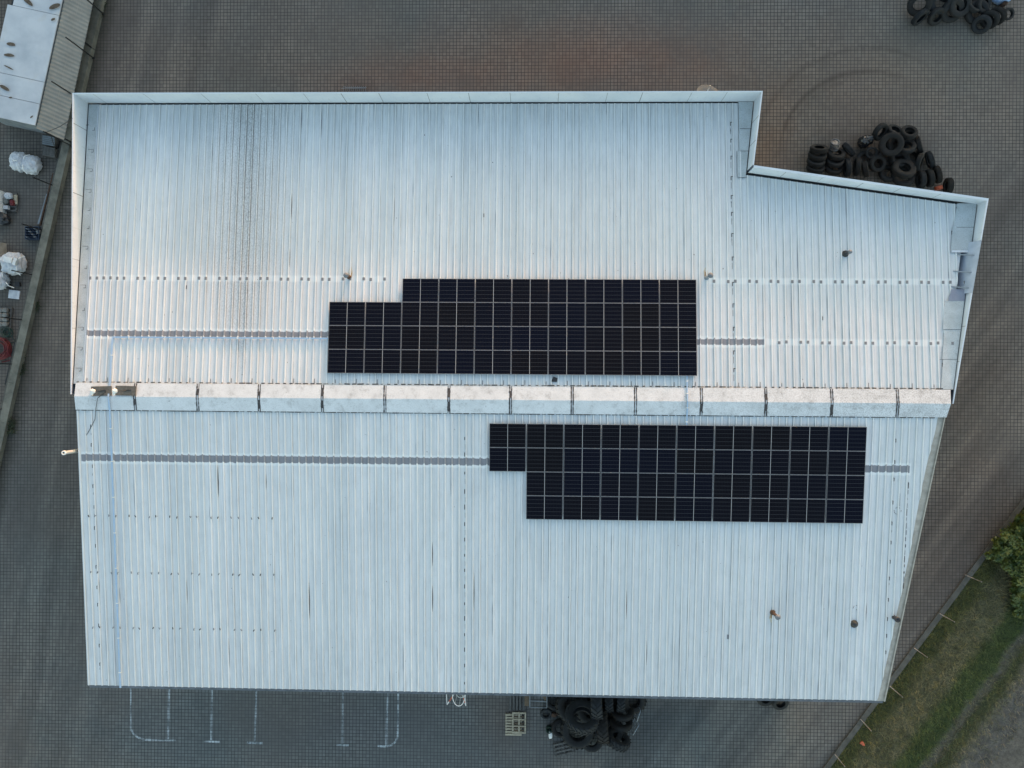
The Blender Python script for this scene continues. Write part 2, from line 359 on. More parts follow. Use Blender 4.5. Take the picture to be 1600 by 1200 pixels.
# ---- ground
WA = P(160, 0, .34); WB = P(0, 705, .34); WA.z = WB.z = 0; WD = (WB - WA).normalized(); WN = Vector((WD.y, -WD.x, 0))
if WN.x > 0: WN = -WN            # points to the neighbour's side
KA = P(1600, 782); KB = P(1290, 1200); KD = (KB - KA).normalized(); KN = Vector((-KD.y, KD.x, 0))
if KN.x < 0: KN = -KN
def paver_material(name, mul, local):
    t = NT(name); t.pos()
    br = t.n('ShaderNodeTexBrick'); br.offset = 0; br.squash = 1
    br.inputs['Scale'].default_value = 1; br.inputs['Mortar Size'].default_value = .0155; br.inputs['Mortar Smooth'].default_value = .25
    br.inputs['Brick Width'].default_value = .2; br.inputs['Row Height'].default_value = .2; br.inputs['Bias'].default_value = 0
    t.t.links.new(t.pos(), br.inputs[0])
    br.inputs['Color1'].default_value = tuple(v * mul for v in (.148, .131, .118)) + (1,)
    br.inputs['Color2'].default_value = tuple(v * mul for v in (.188, .168, .150)) + (1,)
    br.inputs['Mortar'].default_value = (.020, .019, .018, 1)
    wornj = t.ramp(t.noise(.16, 4, .65), .40, .64)
    avg = t.mix(t.noise(3.0, 4, .7), tuple(v * mul for v in (.105, .094, .086)), tuple(v * mul for v in (.150, .134, .121)))
    c = t.mix(t.m('MULTIPLY', wornj, .55), br.outputs[0], avg)
    # wheel-worn lanes running along the two boundaries
    def lane(D_, O_, N_, lo, hi, k):
        nonlocal c
        a_ = t.m('ADD', t.m('MULTIPLY', t.m('SUBTRACT', t._x, O_.x), D_.x), t.m('MULTIPLY', t.m('SUBTRACT', t._y, O_.y), D_.y))
        p_ = t.m('ADD', t.m('MULTIPLY', t.m('SUBTRACT', t._x, O_.x), N_.x), t.m('MULTIPLY', t.m('SUBTRACT', t._y, O_.y), N_.y))
        cv = t.n('ShaderNodeCombineXYZ'); t.set(cv.inputs[0], t.m('MULTIPLY', a_, .05)); t.set(cv.inputs[1], t.m('MULTIPLY', p_, .55)); 
        n1 = t.noise(1.0, 4, .6, (1, 1, 1), .3, cv.outputs[0]); mk = t.band(p_, lo, hi, 2.5)
        c = t.mix(t.m('MULTIPLY', t.m('MULTIPLY', t.ramp(n1, .42, .60), mk), k), c, (.60, .60, .62), 'MULTIPLY')
        c = t.mix(t.m('MULTIPLY', t.m('MULTIPLY', t.ramp(n1, .48, .34), mk), k), c, (1.18, 1.16, 1.13), 'MULTIPLY')
    if local:
        lane(KD, KA, KN, -13, 1, .8); lane(WD, WA, WN, -10, 1, .6)
        def dark_edge(O_, N_, wdt, k):  # darkens the paving towards the wall and the kerb, ragged outline
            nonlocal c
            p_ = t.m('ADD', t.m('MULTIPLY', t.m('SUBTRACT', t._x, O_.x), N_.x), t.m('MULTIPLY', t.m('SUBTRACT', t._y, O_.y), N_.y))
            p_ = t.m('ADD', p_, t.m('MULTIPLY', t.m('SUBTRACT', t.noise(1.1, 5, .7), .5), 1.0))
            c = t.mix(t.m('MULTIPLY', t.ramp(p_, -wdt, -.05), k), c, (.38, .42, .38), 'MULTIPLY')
        dark_edge(WA, WN, .9, .9); dark_edge(KA, KN, .5, .55)
    # broad tints left by rust, algae and traffic
    a = t.ramp(t.noise(.085, 3, .55), .42, .62)
    c = t.mix(t.m('MULTIPLY', a, .55), c, (1.10, .96, .86), 'MULTIPLY')
    b = t.ramp(t.noise(.11, 3, .55, (1.3, 1, 1)), .50, .66)
    c = t.mix(t.m('MULTIPLY', b, .6), c, (.84, .95, .99), 'MULTIPLY')
    d = t.ramp(t.noise(.32, 5, .65), .40, .68)
    c = t.mix(t.m('MULTIPLY', d, .42), c, (.66, .66, .68), 'MULTIPLY')
    e = t.ramp(t.noise(6.0, 3, .7), .62, .72)
    c = t.mix(t.m('MULTIPLY', e, .22), c, (.5, .5, .5), 'MULTIPLY')
    if local:
        def disc(px, py, rx, ry, colr, k, soft=.9):
            nonlocal c
            p = P(px, py)
            ax = t.m('DIVIDE', t.m('SUBTRACT', t._x, p.x), rx); ay = t.m('DIVIDE', t.m('SUBTRACT', t._y, p.y), ry)
            r = t.m('SQRT', t.m('ADD', t.m('MULTIPLY', ax, ax), t.m('MULTIPLY', ay, ay)))
            r = t.m('ADD', r, t.m('MULTIPLY', t.m('SUBTRACT', t.noise(.5, 4, .6), .5), .7))
            c = t.mix(t.m('MULTIPLY', t.ramp(r, 1 - soft, 1.1, 1, 0), k), c, colr, 'MULTIPLY')
        disc(900, 110, 11, 3.0, (1.14, .92, .86), .6)
        disc(620, 125, 7, 1.6, (1.22, .88, .76), .6)
        disc(1010, 80, 7, 3.0, (1.20, .96, .86), .8)
        disc(780, 90, 9, 2.6, (1.18, 1.0, .9), .8)
        disc(420, 90, 9, 3, (1.10, 1.02, .95), .6)
        disc(1195, 240, 2.6, 3.4, (1.25, .95, .74), .85)
        disc(1240, 150, 9, 5, (1.18, 1.0, .86), .9)
        disc(780, 1120, 2.0, 2.6, (1.05, .86, .76), .7)
        disc(1530, 620, 4.5, 9, (1.02, .88, .77), .9)
        disc(1480, 860, 4.5, 7, (.84, .78, .74), .8)
        disc(1240, 1120, 1.3, 2.0, (1.25, 1.12, .98), .6)
        disc(60, 850, 6, 12, (.72, .83, .90), .95)
        disc(500, 1140, 22, 4.5, (.74, .86, .97), .95, .5)
        disc(1050, 1150, 9, 4, (.80, .92, 1.0), .8)
        disc(1450, 60, 5, 4, (.86, .95, .95), .6)
        disc(1370, 240, 4.2, 2.2, (.62, .58, .54), .8, .6)
        disc(560, 135, 1.4, .7, (.7, .62, .6), .6)
        disc(940, 1130, 3.2, 2.4, (.62, .64, .66), .8, .5)
        disc(560, 1130, 6, 2, (.92, .9, .96), .6)
        p = P(1355, 250)
        ax = t.m('SUBTRACT', t._x, p.x); ay = t.m('SUBTRACT', t._y, p.y)
        r = t.m('SQRT', t.m('ADD', t.m('MULTIPLY', ax, ax), t.m('MULTIPLY', ay, ay)))
        r = t.m('ADD', r, t.m('MULTIPLY', t.m('SUBTRACT', t.noise(.4, 2), .5), .35))
        q = t.m('MULTIPLY', t.ramp(t.m('SUBTRACT', ay, ax), 1.5, 5), t.ramp(ay, -.4, 2))
        for rr, k in ((5.1, .5), (6.45, .30), (4.75, .15)):
            c = t.mix(t.m('MULTIPLY', t.m('MULTIPLY', t.band(r, rr - .12, rr + .12, .12), q), k), c, (.35, .33, .33), 'MULTIPLY')
    t.bump(br.outputs['Fac'], .4, -.01)
    return t.out(c, .85)
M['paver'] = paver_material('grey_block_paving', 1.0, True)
M['paver2'] = paver_material('neighbour_block_paving', .72, False)
KA = P(1600, 782); KB = P(1290, 1200); KD = (KB - KA).normalized(); KN = Vector((-KD.y, KD.x, 0))
if KN.x < 0: KN = -KN
def verge_color(t):
    t.pos()
    k = t.m('ADD', t.m('MULTIPLY', t.m('SUBTRACT', t._x, KA.x), KN.x), t.m('MULTIPLY', t.m('SUBTRACT', t._y, KA.y), KN.y))
    k = t.m('ADD', k, t.m('MULTIPLY', t.m('SUBTRACT', t.noise(.7, 5, .7), .5), 1.5))
    r = t.n('ShaderNodeValToRGB'); t.t.links.new(t.m('DIVIDE', k, 8.0), r.inputs[0])
    st = [(0, (.075, .078, .026)), (.8, (.078, .082, .026)), (1.3, (.135, .122, .068)), (2.7, (.155, .138, .08)), (3.15, (.072, .092, .03)), (4.1, (.06, .085, .026)),
          (4.5, (.115, .108, .084)), (4.8, (.105, .10, .07)), (5.0, (.08, .088, .038)), (5.4, (.085, .088, .042)), (5.75, (.15, .136, .10)), (6.3, (.125, .116, .104)), (8, (.125, .115, .10))]
    stops = [(a / 8.0, tuple(v * 1.05 for v in cc)) for a, cc in st]
    el = r.color_ramp.elements; el[0].position = 0; el[0].color = stops[0][1] + (1,); el[1].position = 1; el[1].color = stops[-1][1] + (1,)
    for p, cc in stops[1:-1]:
        e = el.new(p); e.color = cc + (1,)
    return r.outputs[0], k
t = NT('field_soil'); c, k = verge_color(t)
c = t.mix(t.ramp(t.noise(1.4, 6, .75), .40, .64), c, (.52, .52, .52), 'MULTIPLY')
c = t.mix(t.ramp(t.noise(9, 5, .8), .50, .68), c, (.5, .5, .48), 'MULTIPLY')
c = t.mix(t.ramp(t.noise(5, 5, .8), .56, .68), c, (1.3, 1.27, 1.1), 'MULTIPLY')
fur = t.m('SINE', t.m('MULTIPLY', k, 17.0))
c = t.mix(t.m('MULTIPLY', t.ramp(fur, -.3, 1), .22), c, (.55, .55, .55), 'MULTIPLY')
t.bump(t.noise(5, 6, .7), .8, .08); M['soil'] = t.out(c, .95)
t = NT('grass_blades'); c, k = verge_color(t)
oi = t.n('ShaderNodeNewGeometry').outputs['Random Per Island']
c = t.mix(t.ramp(t.noise(1.1, 5, .7), .42, .62), c, t.mix(1.0, c, (.55, .62, .5), 'MULTIPLY'))
c = t.mix(t.ramp(t.noise(2.6, 4, .7), .52, .66), c, t.mix(1.0, c, (1.5, 1.32, 1.0), 'MULTIPLY'))
c = t.mix(oi, t.mix(1.0, c, (.5, .55, .5), 'MULTIPLY'), t.mix(1.0, c, (1.7, 1.6, 1.4), 'MULTIPLY'))
M['grass'] = t.out(c, .8)

# ------------------------------------------------------------------ ground
b = MB(); b.quad((-700, -700, -.03), (700, -700, -.03), (700, 700, -.03), (-700, 700, -.03)); b.build('ground', M['soil'], kind='structure')
w0 = WA - WD * 70; w1 = WA + WD * 110
k0 = KA - KD * 80; k1 = KA + KD * 90
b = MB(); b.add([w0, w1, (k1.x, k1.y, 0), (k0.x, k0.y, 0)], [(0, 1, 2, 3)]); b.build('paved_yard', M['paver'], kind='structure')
b = MB(); b.add([w0 - Vector((0, 0, .004)), w1 - Vector((0, 0, .004)), w1 + WN * 60 - Vector((0, 0, .004)), w0 + WN * 60 - Vector((0, 0, .004))], [(0, 1, 2, 3)])
b.build('neighbour_yard', M['paver2'], kind='structure')
# painted bay lines, part of the paved yard
b = MB()
def pline(pts, wd=.09):
    pts = [P(*p) for p in pts]
    for i in range(len(pts) - 1):
        d = (pts[i + 1] - pts[i]).normalized(); n = Vector((-d.y, d.x, 0)) * wd / 2; z = Vector((0, 0, .004 + .001 * (len(b.v) % 7)))
        b.quad(pts[i] - n + z, pts[i + 1] - n + z, pts[i + 1] + n + z, pts[i] + n + z)
pline([(204.5, 1060), (205, 1140)]); pline([(205, 1140), (209, 1147), (216, 1152.5), (226, 1155.5), (250, 1156.5), (275, 1156.5)], .11)
pline([(264.5, 1060), (262.5, 1156)], .12); pline([(331.5, 1060), (330, 1157)], .10); pline([(319, 1158), (343, 1159)], .12)
pline([(401, 1060), (398, 1159)], .10); pline([(386, 1160.5), (410, 1161)], .14); pline([(536, 1060), (535, 1163)], .09); pline([(526, 1164), (545, 1164.5)], .12)
pline([(606, 1060), (603.5, 1165)], .11); pline([(622, 1060), (621, 1152), (618, 1159), (612, 1164), (603, 1166.5), (590, 1165.5)], .12)
b.build('parking_markings', M['paint'], kind='structure')

# grass on the verge: one mass nobody could count
rng = np.random.default_rng(3)
NB = 95000
tt = rng.uniform(0.12, 7.5, NB); ss = rng.uniform(-4, 34, NB)
keep = rng.uniform(0, 1, NB) < np.where(tt < 1.2, .95, np.where(tt < 3, .8, np.where(tt < 4.3, .98, np.where(tt < 4.8, .35, np.where(tt < 5.6, .9, np.where(tt < 6.0, .5, .22))))))
tt, ss = tt[keep], ss[keep]; NB = len(tt)
bx = KA.x + KD.x * ss + KN.x * tt; by = KA.y + KD.y * ss + KN.y * tt
ang = rng.uniform(0, 2 * np.pi, NB); ln = rng.uniform(.08, .34, NB) * np.where(tt < 7, 1, .7); hh = rng.uniform(.02, .2, NB); wd = rng.uniform(.008, .03, NB)
dx, dy = np.cos(ang), np.sin(ang)
V = np.zeros((NB, 3, 3))
V[:, 0] = np.stack([bx - dy * wd, by + dx * wd, np.full(NB, -.03)], 1)
V[:, 1] = np.stack([bx + dy * wd, by - dx * wd, np.full(NB, -.03)], 1)
V[:, 2] = np.stack([bx + dx * ln, by + dy * ln, hh], 1)
me = bpy.data.meshes.new('grass'); me.vertices.add(NB * 3); me.vertices.foreach_set('co', V.ravel())
me.loops.add(NB * 3); me.loops.foreach_set('vertex_index', np.arange(NB * 3, dtype=np.int32))
me.polygons.add(NB); me.polygons.foreach_set('loop_start', np.arange(0, NB * 3, 3, dtype=np.int32)); me.polygons.foreach_set('loop_total', np.full(NB, 3, dtype=np.int32))
me.update(); me.validate(); me.materials.append(M['grass'])
o = bpy.data.objects.new('grass', me); col.objects.link(o); tag(o, 'rough green and dry grass on the verge beyond the kerb', 'grass', kind='stuff')

# kerb on the field side, low wall on the neighbour's side
b = MB()
L = 60; ks = -20; i = 0
while ks < L:
    a0 = KA + KD * ks; a1 = KA + KD * (ks + .985)
    n = KN * .15
    z0, z1 = -.03, .10 + random.uniform(-.008, .008)
    j = KN * random.uniform(-.012, .012)
    b.prism([tuple((a0 - n + j))[:2], tuple((a0 + n + j))[:2], tuple((a1 + n + j))[:2], tuple((a1 - n + j))[:2]], z0, z1); ks += 1.0
b.build('kerb', M['concrete2'], kind='structure')
def along(l0, l1, off0, off1, z, step, mat_i, mbx, gap=.012):
    s_ = l0
    while s_ < l1:
        a0 = WA + WD * s_; a1 = WA + WD * (s_ + step - gap); zz = z + random.uniform(-.006, .006)
        mbx.prism([tuple(a0 + WN * off0)[:2], tuple(a1 + WN * off0)[:2], tuple(a1 + WN * off1)[:2], tuple(a0 + WN * off1)[:2]], -.02, zz, mat_i); s_ += step
b = MB(); along(-20, 60, .0, .46, .34, 2.4, 0, b); along(-20, 60, .47, .68, .16, 1.2, 1, b)
b.build('boundary_wall', [M['concrete'], M['concrete2']], label='low weathered concrete wall between the paved yard and the cluttered neighbouring yard', cat='wall')

# ------------------------------------------------------------------ the warehouse
WH = empty('warehouse', (0, 0, 0), 'large warehouse with shallow white ribbed metal roof carrying two solar arrays', 'warehouse')
PT = 8.35                                   # parapet top
NWc = P(113, 145, PT); NEc = P(1192, 142, PT); JOG = P(1178, 258, PT); NE2 = P(1545, 310, PT); EE = P(1490, 631, PT); WE = P(110, 616, PT)
SWc = P(136.5, 1071, 7.2); SEc = P(1383, 1096, 7.2); SRe = P(1479, 640, 8.27)
def lerp(a, b_, t_): return a + (b_ - a) * t_
# walls
b = MB()
def wallseg(a, c_, za, zb):
    n_ = max(1, int((c_ - a).length / .25)); d = (c_ - a); dn = Vector((-d.y, d.x, 0)).normalized()
    for i in range(n_):
        p = a + d * (i / n_); q = a + d * ((i + 1) / n_); z1 = za + (zb - za) * i / n_; z2 = za + (zb - za) * (i + 1) / n_
        o1 = dn * (.03 if i % 2 else 0)
        b.quad((p.x + o1.x, p.y + o1.y, -.02), (q.x + o1.x, q.y + o1.y, -.02), (q.x + o1.x, q.y + o1.y, z2), (p.x + o1.x, p.y + o1.y, z1))
        o2 = dn * (.03 if (i + 1) % 2 else 0)
        b.quad((q.x + o1.x, q.y + o1.y, -.02), (q.x + o2.x, q.y + o2.y, -.02), (q.x + o2.x, q.y + o2.y, z2), (q.x + o1.x, q.y + o1.y, z2))
def inn(p, dx=0, dy=0): return Vector((p.x + dx, p.y + dy, 0))
Wn = [inn(NWc, .06, -.06), inn(NEc, -.06, -.06), inn(JOG, -.06, -.06), inn(NE2, -.08, -.06), inn(EE, -.08, .05), inn(SRe, -.1, 0), inn(SEc, -.1, .06), inn(SWc, .06, .06), inn(Vector((SWc.x, RIDGE_Y, 0)), .06, .1), inn(WE, .06, .02)]
zt = [7.0, 7.0, 7.25, 7.3, 8.1, 8.1, 7.0, 7.0, 8.1, 8.1]
for i in range(len(Wn)):
    j = (i + 1) % len(Wn); wallseg(Wn[i], Wn[j], zt[i], zt[j])
b.build('wall', M['wallsheet'], WH)

# ribbed sheets
def north_y(x):
    if x < 9.86: return NWc.y - .05 - .085
    t_ = (x - JOG.x) / (NE2.x - JOG.x); return JOG.y + (NE2.y - JOG.y) * t_ - .10 - .12
EDIR = (NE2 - EE)
def east_x(y): return EE.x + EDIR.x * (y - EE.y) / EDIR.y
def south_edge(y): return SRe.x + (SEc.x - SRe.x) * (y - SRe.y) / (SEc.y - SRe.y)
prof = [(-.5, 0), (-.30, 0), (-.285, .006), (-.26, .006), (-.245, 0), (-.135, 0), (-.065, .042), (.065, .042), (.135, 0), (.245, 0), (.26, .006), (.285, .006), (.30, 0)]
def sheet(xa, xb, ylo, yhi, extra):
    b = MB(); xs = []
    n0 = int((xa - X0) / PITCH) - 1; n1 = int((xb - X0) / PITCH) + 2
    for k in range(n0, n1):
        for (u_, h) in prof:
            x = X0 + (k + u_) * PITCH
            if xa < x < xb: xs.append((x, h))
    xs = [(xa, 0)] + xs + [(xb, 0)]
    NY = 10
    for i in range(len(xs) - 1):
        (x1, h1), (x2, h2) = xs[i], xs[i + 1]
        lo1, hi1 = ylo(x1 + 1e-5), yhi(x1 + 1e-5); lo2, hi2 = ylo(x2 - 1e-5), yhi(x2 - 1e-5)
        if lo1 >= hi1 - .02 and lo2 >= hi2 - .02: continue
        lo1 = min(lo1, hi1 - .01); lo2 = min(lo2, hi2 - .01)
        vs = []
        for j in range(NY + 1):
            y1 = lo1 + (hi1 - lo1) * j / NY; y2 = lo2 + (hi2 - lo2) * j / NY
            s1 = .004 * mnoise.noise(Vector((x1 * .7, y1 * .5, 3))); s2 = .004 * mnoise.noise(Vector((x2 * .7, y2 * .5, 3)))
            vs += [(x1, y1, zr(y1) + h1 + s1), (x2, y2, zr(y2) + h2 + s2)]
        b.add(vs, [(2 * j, 2 * j + 1, 2 * j + 3, 2 * j + 2) for j in range(NY)])
    extra(b); return b
def mark(b, x, y, w_, l_, mi, dz=.012, rz=0.0):
    c_, s_ = math.cos(rz), math.sin(rz)
    pts = [(x + c_ * i * w_ / 2 - s_ * j * l_ / 2, y + s_ * i * w_ / 2 + c_ * j * l_ / 2) for i, j in ((-1, -1), (1, -1), (1, 1), (-1, 1))]
    b.add([(px, py, zr(py) + dz) for px, py in pts], [(0, 1, 2, 3)], mi)
def ell(b, x, y, sgn=1, k=1.0):
    """smeared sealant round one stitching screw on a side lap"""
    mark(b, x, y, .036 * k, .19 * k, 1, .013); mark(b, x - sgn * .05 * k, y + .08 * k, .11 * k, .034, 1, .015, random.uniform(-.2, .2))
    if random.random() < .4: mark(b, x + random.uniform(-.01, .02), y - random.uniform(.2, .5), .014, .1, 1, .014)
def smear(b, px, py, L_, w_, z, mi=1):
    """tapered black smear of sealant beside a rib"""
    p = P(px, py, z); k = round((p.x - X0) / PITCH - .5) + .5; x = X0 + k * PITCH - .12 + random.uniform(-.02, .02)
    pts = []
    for t_, ww in ((0, .1), (.2, .5), (.5, 1), (.75, .6), (1, .1)): pts.append((x + w_ * ww * .5, p.y + L_ * (t_ - .5)))
    for t_, ww in ((1, .1), (.75, .6), (.5, 1), (.2, .5), (0, .1)): pts.append((x - w_ * ww * .5, p.y + L_ * (t_ - .5)))
    b.add([(q[0], q[1], zr(q[1]) + .0165) for q in pts], [tuple(range(10))], mi)
def extra_n(b):
    for a in ((458, 322, 1.3, .045, 7.6, 1), (456, 402, .9, .04, 7.9, 1), (333, 240, 1.0, .03, 7.3, 3), (507, 190, 1.6, .035, 7.2, 3), (472, 185, 1.5, .03, 7.2, 3), (1185, 385, 1.0, .045, 7.7, 1), (752, 180, 1.4, .03, 7.2, 3), (980, 190, 1.3, .03, 7.2, 3), (893, 178, 1.2, .03, 7.2, 3), (615, 330, 1.4, .028, 7.6, 3)): smear(b, *a)
    nr = lambda k: X0 + k * PITCH
    for k in range(0, 44):
        if k < 6 or k % 3 != 0:
            x = nr(k)
            if x < -6.6: mark(b, x, 4.97 + random.uniform(-.02, .02), .12, .15, 2, .05)
    for k in range(90, 126):
        if k % 3 != 1: mark(b, nr(k), 4.93 + random.uniform(-.015, .015), .12, .15, 2, .05)
    for k in range(98, 124):
        if k % 3 != 2: mark(b, nr(k), 2.05 + random.uniform(-.02, .02), .12, .14, 2, .05)
    y = 12.6
    while y > .6:
        ell(b, 9.42 + random.uniform(-.01, .01), y, -1); mark(b, 9.42, y - .35, .014, .3, 1, .0135); y -= random.uniform(.8, 1.25)
    for k, yy in ((14, 4.55), (57, 8.1), (105, 3.2)): mark(b, nr(k) + .05, yy, .05, .18, 1, .014)
    for i in range(110):
        x = random.uniform(-21, 19); y = random.uniform(.3, 13); sz = random.choice((.015, .02, .025, .03))
        if y < north_y(x) - .4: mark(b, x, y, sz, sz * random.uniform(.8, 2.2), random.choice((1, 1, 3)), .0145, random.uniform(-.6, .6))
    # soot marks along the ridge lap
    for k in range(-1, 123):
        x = nr(k)
        if x > 18.9: break
        mark(b, x + random.uniform(-.02, .02), -.06, random.uniform(.08, .34), random.uniform(.025, .06), 1, .055, random.uniform(-.06, .06))
        if k % 3 == 0: mark(b, x + .1, .06, .022, random.uniform(.14, .26), 1, .016)
def extra_s(b):
    for a in ((352, 752, 1.5, .055, 7.8, 1), (419, 752, .8, .03, 7.8, 3), (487, 938, 1.8, .05, 7.5, 1), (682, 865, 1.2, .045, 7.6, 1), (682, 935, 1.3, .05, 7.5, 1), (748, 925, 1.9, .04, 7.5, 1), (292, 925, 1.2, .035, 7.5, 3), (195, 930, .8, .03, 7.5, 3), (160, 915, .9, .04, 7.5, 1), (359, 1020, 1.5, .03, 7.3, 3), (978, 945, 1.4, .04, 7.5, 1), (1010, 1020, 1.2, .035, 7.3, 3), (813, 850, 1.2, .035, 7.6, 3), (1246, 985, 1.0, .03, 7.4, 3), (445, 900, .9, .03, 7.5, 3), (826, 1033, .6, .05, 7.3, 3), (1350, 955, .9, .03, 7.4, 3)): smear(b, *a)
    nr = lambda k: X0 + k * PITCH
    for yy in (-6.55, -9.35, -12.1):
        for k in range(0, 28):
            if k % 3 != 2:
                mark(b, nr(k) + random.uniform(-.03, .03), yy + random.uniform(-.03, .03), .05, .11, random.choice((1, 3, 3)), .048, random.uniform(-.7, .7))
                if random.random() < .4: mark(b, nr(k) + .05, yy + .03, .07, .02, 3, .05, random.uniform(-.6, .6))
    y = -2.2
    while y > -14.4:
        ell(b, -21.2 + random.uniform(-.01, .02), y, -1, .9); y -= random.uniform(.85, 1.05)
    y = -2.6
    while y > -14.6:
        mark(b, -3.19, y, .04, random.uniform(.12, .26), 1, .013); mark(b, -3.17, y - .4, .012, .25, 1, .0135); y -= random.uniform(.7, .9)
    y = -2.5
    while y > -13.6:
        ell(b, 16.95 - .006 * (y + 2.5) * 0, y, 1, .9); y -= random.uniform(.8, 1.15)
        if y > -6: pass
    for k in range(16):
        y = -4.6 - k * .32; mark(b, 17.62 + random.uniform(-.012, .012), y, random.uniform(.015, .055), random.uniform(.06, .34), random.choice((1, 3)), .0135)
    for i in range(110):
        x = random.uniform(-21.3, 17); y = random.uniform(-14.8, -1.8); sz = random.choice((.015, .02, .025))
        if x < south_edge(y) - .4: mark(b, x, y, sz, sz * random.uniform(.8, 2.2), random.choice((1, 3, 3)), .0145, random.uniform(-.6, .6))
    # loops of grease and the rust run under the flue
    for (cx, cy, r_, n_) in ((P(1335, 948, 7.4).x, P(1335, 948, 7.4).y, .11, 10), (P(1399, 797, 7.7).x, P(1399, 797, 7.7).y, .16, 12)):
        for i in range(n_):
            a = 2 * math.pi * i / n_
            if random.random() < .75: mark(b, cx + r_ * math.cos(a), cy + r_ * math.sin(a), .022, .06, 1, .016, a)
    p = P(1399, 780, 7.8); mark(b, p.x + .12, p.y, .02, .6, 1, .0155)
    p = P(1139, 985, 7.4); mark(b, p.x, p.y, .03, .5, 3, .0155); mark(b, p.x - .02, p.y - .3, .16, .22, 3, .016)
    for k in range(-1, 123):
        x = nr(k)
        if x > 18.6: break
        mark(b, x + random.uniform(-.02, .02), -1.415, random.uniform(.2, .36), random.uniform(.02, .045), 1, .055, random.uniform(-.03, .03))
b = sheet(-21.6, 20.9, lambda x: max(RIDGE_Y + .05, EE.y + (x + .52 - EE.x) * EDIR.y / EDIR.x), north_y, extra_n)
b.build('roof_sheet', [M['roof_n'], M['seal'], M['patchcap'], M['seam']], WH)
def ragged(x): return .10 * mnoise.noise(Vector((x * 1.3, 7, 2)))
SDX = (SEc.x - SRe.x) / (SEc.y - SRe.y)
b = sheet(SWc.x, SRe.x - .05, lambda x: max(SEc.y + .03, SRe.y + (x + .30 + .55 * abs(mnoise.noise(Vector((x * .8, 5, 1)))) * .6 - SRe.x) / SDX), lambda x: RIDGE_Y - .05, extra_s)
b.build('roof_sheet', [M['roof_s'], M['seal'], M['patchcap'], M['seam']], WH)

# edge flashings
b = MB()
def strip(b, a, c_, wa, wb, dz, mi=0, n=12, dirn=None):
    for i in range(n):
        p = lerp(a, c_, i / n); q = lerp(a, c_, (i + 1) / n); d = dirn
        w1 = wa + (wb - wa) * i / n; w2 = wa + (wb - wa) * (i + 1) / n
        pts = [p, q, q + d * w2, p + d * w1]
        b.add([(v.x, v.y, zr(v.y) + dz) for v in pts], [(0, 1, 2, 3)], mi)
b = MB()   # beige verge of the sawn-off south slope
strip(b, Vector((SRe.x, SRe.y, 0)), Vector((SEc.x, SEc.y, 0)), -.62, -.62, -.012, 0, 24, Vector((1, 0, 0)))
strip(b, Vector((SRe.x, SRe.y, 0)), Vector((SEc.x, SEc.y, 0)), -.05, -.07, .045, 0, 24, Vector((1, 0, 0)))
for i in range(24):
    p = lerp(SRe, SEc, i / 24); q = lerp(SRe, SEc, (i + 1) / 24)
    b.quad((p.x, p.y, zr(p.y) + .045), (q.x, q.y, zr(q.y) + .045), (q.x, q.y, zr(q.y) - .4), (p.x, p.y, zr(p.y) - .4))
b.build('verge_flashing', M['beige'], WH)
b = MB()   # west side of the north slope: folded flashing with clips
strip(b, Vector((NWc.x + .1, NWc.y - .12, 0)), Vector((WE.x + .1, RIDGE_Y + .6, 0)), .56, .50, .025, 0, 16, Vector((1, 0, 0)))
strip(b, Vector((-21.545, NWc.y - .24, 0)), Vector((-21.545, RIDGE_Y + .7, 0)), .035, .035, .05, 2, 16, Vector((1, 0, 0)))
y = 12.4
while y > 0:
    mark(b, -21.66, y, .02, .15, 1, .036); mark(b, -21.72, y - .07, .10, .02, 1, .038)
    if random.random() < .5: mark(b, -21.8, y + .07, .26, .014, 1, .037)
    y -= random.uniform(.85, 1.15)
b.build('verge_flashing', [M['flash'], M['seal'], M['parapet']], WH)
# flashing in the jog and along the east parapet
def poly_on_roof(b, pts, dz, mi=0):
    b.add([(p[0], p[1], zr(p[1]) + dz) for p in pts], [tuple(range(len(pts)))], mi)
b = MB()
jx = lambda y: JOG.x + (NEc.x - JOG.x) * (y - JOG.y) / (NEc.y - JOG.y)
for i, (ya, yb, xin) in enumerate(((13.68, 12.35, 9.80), (12.35, 11.25, 9.80), (11.25, 9.95, 9.70))):
    poly_on_roof(b, [(xin, yb), (jx(yb) - .1, yb), (jx(ya) - .1, ya), (xin, ya)], .05 - i * .006, 0)
    mark(b, (xin + jx(yb)) / 2, yb, jx(yb) - xin - .1, .018, 1, .054)
    mark(b, xin, (ya + yb) / 2, .014, ya - yb, 1, .053)
b.build('verge_flashing', [M['flash'], M['seal']], WH)
b = MB()
for i, (ya, yb, wa, wb) in enumerate(((8.70, 7.55, 1.0, 1.05), (7.55, 6.35, 1.08, 1.02), (4.05, 2.7, 1.0, .92), (2.7, 1.3, .84, .78), (1.3, -.1, .74, .66))):
    poly_on_roof(b, [(east_x(ya) - wa, ya), (east_x(yb) - wb, yb), (east_x(yb) - .1, yb), (east_x(ya) - .1, ya)], .055 - i % 2 * .006, 0)
    mark(b, east_x(yb) - .5, yb, .8, .016, 1, .058)
    ell(b, east_x(ya) - wa - .02, ya - .25, -1, 1)
    if i == 1:
        poly_on_roof(b, [(east_x(6.35) - .98, 6.35), (east_x(6.35) - .1, 6.35), (east_x(6.45) - .1, 6.45), (east_x(6.45) - .98, 6.45)], .061, 3)
        b.build('verge_flashing', [M['flash'], M['seal'], M['outer'], M['parapet']], WH); b = MB()
poly_on_roof(b, [(east_x(4.6) - .78, 4.6), (east_x(4.6) - .1, 4.6), (east_x(4.05) - .1, 4.05), (east_x(4.05) - .85, 4.05)], .062, 2)
b.build('verge_flashing', [M['flash'], M['seal'], M['outer'], M['parapet']], WH)

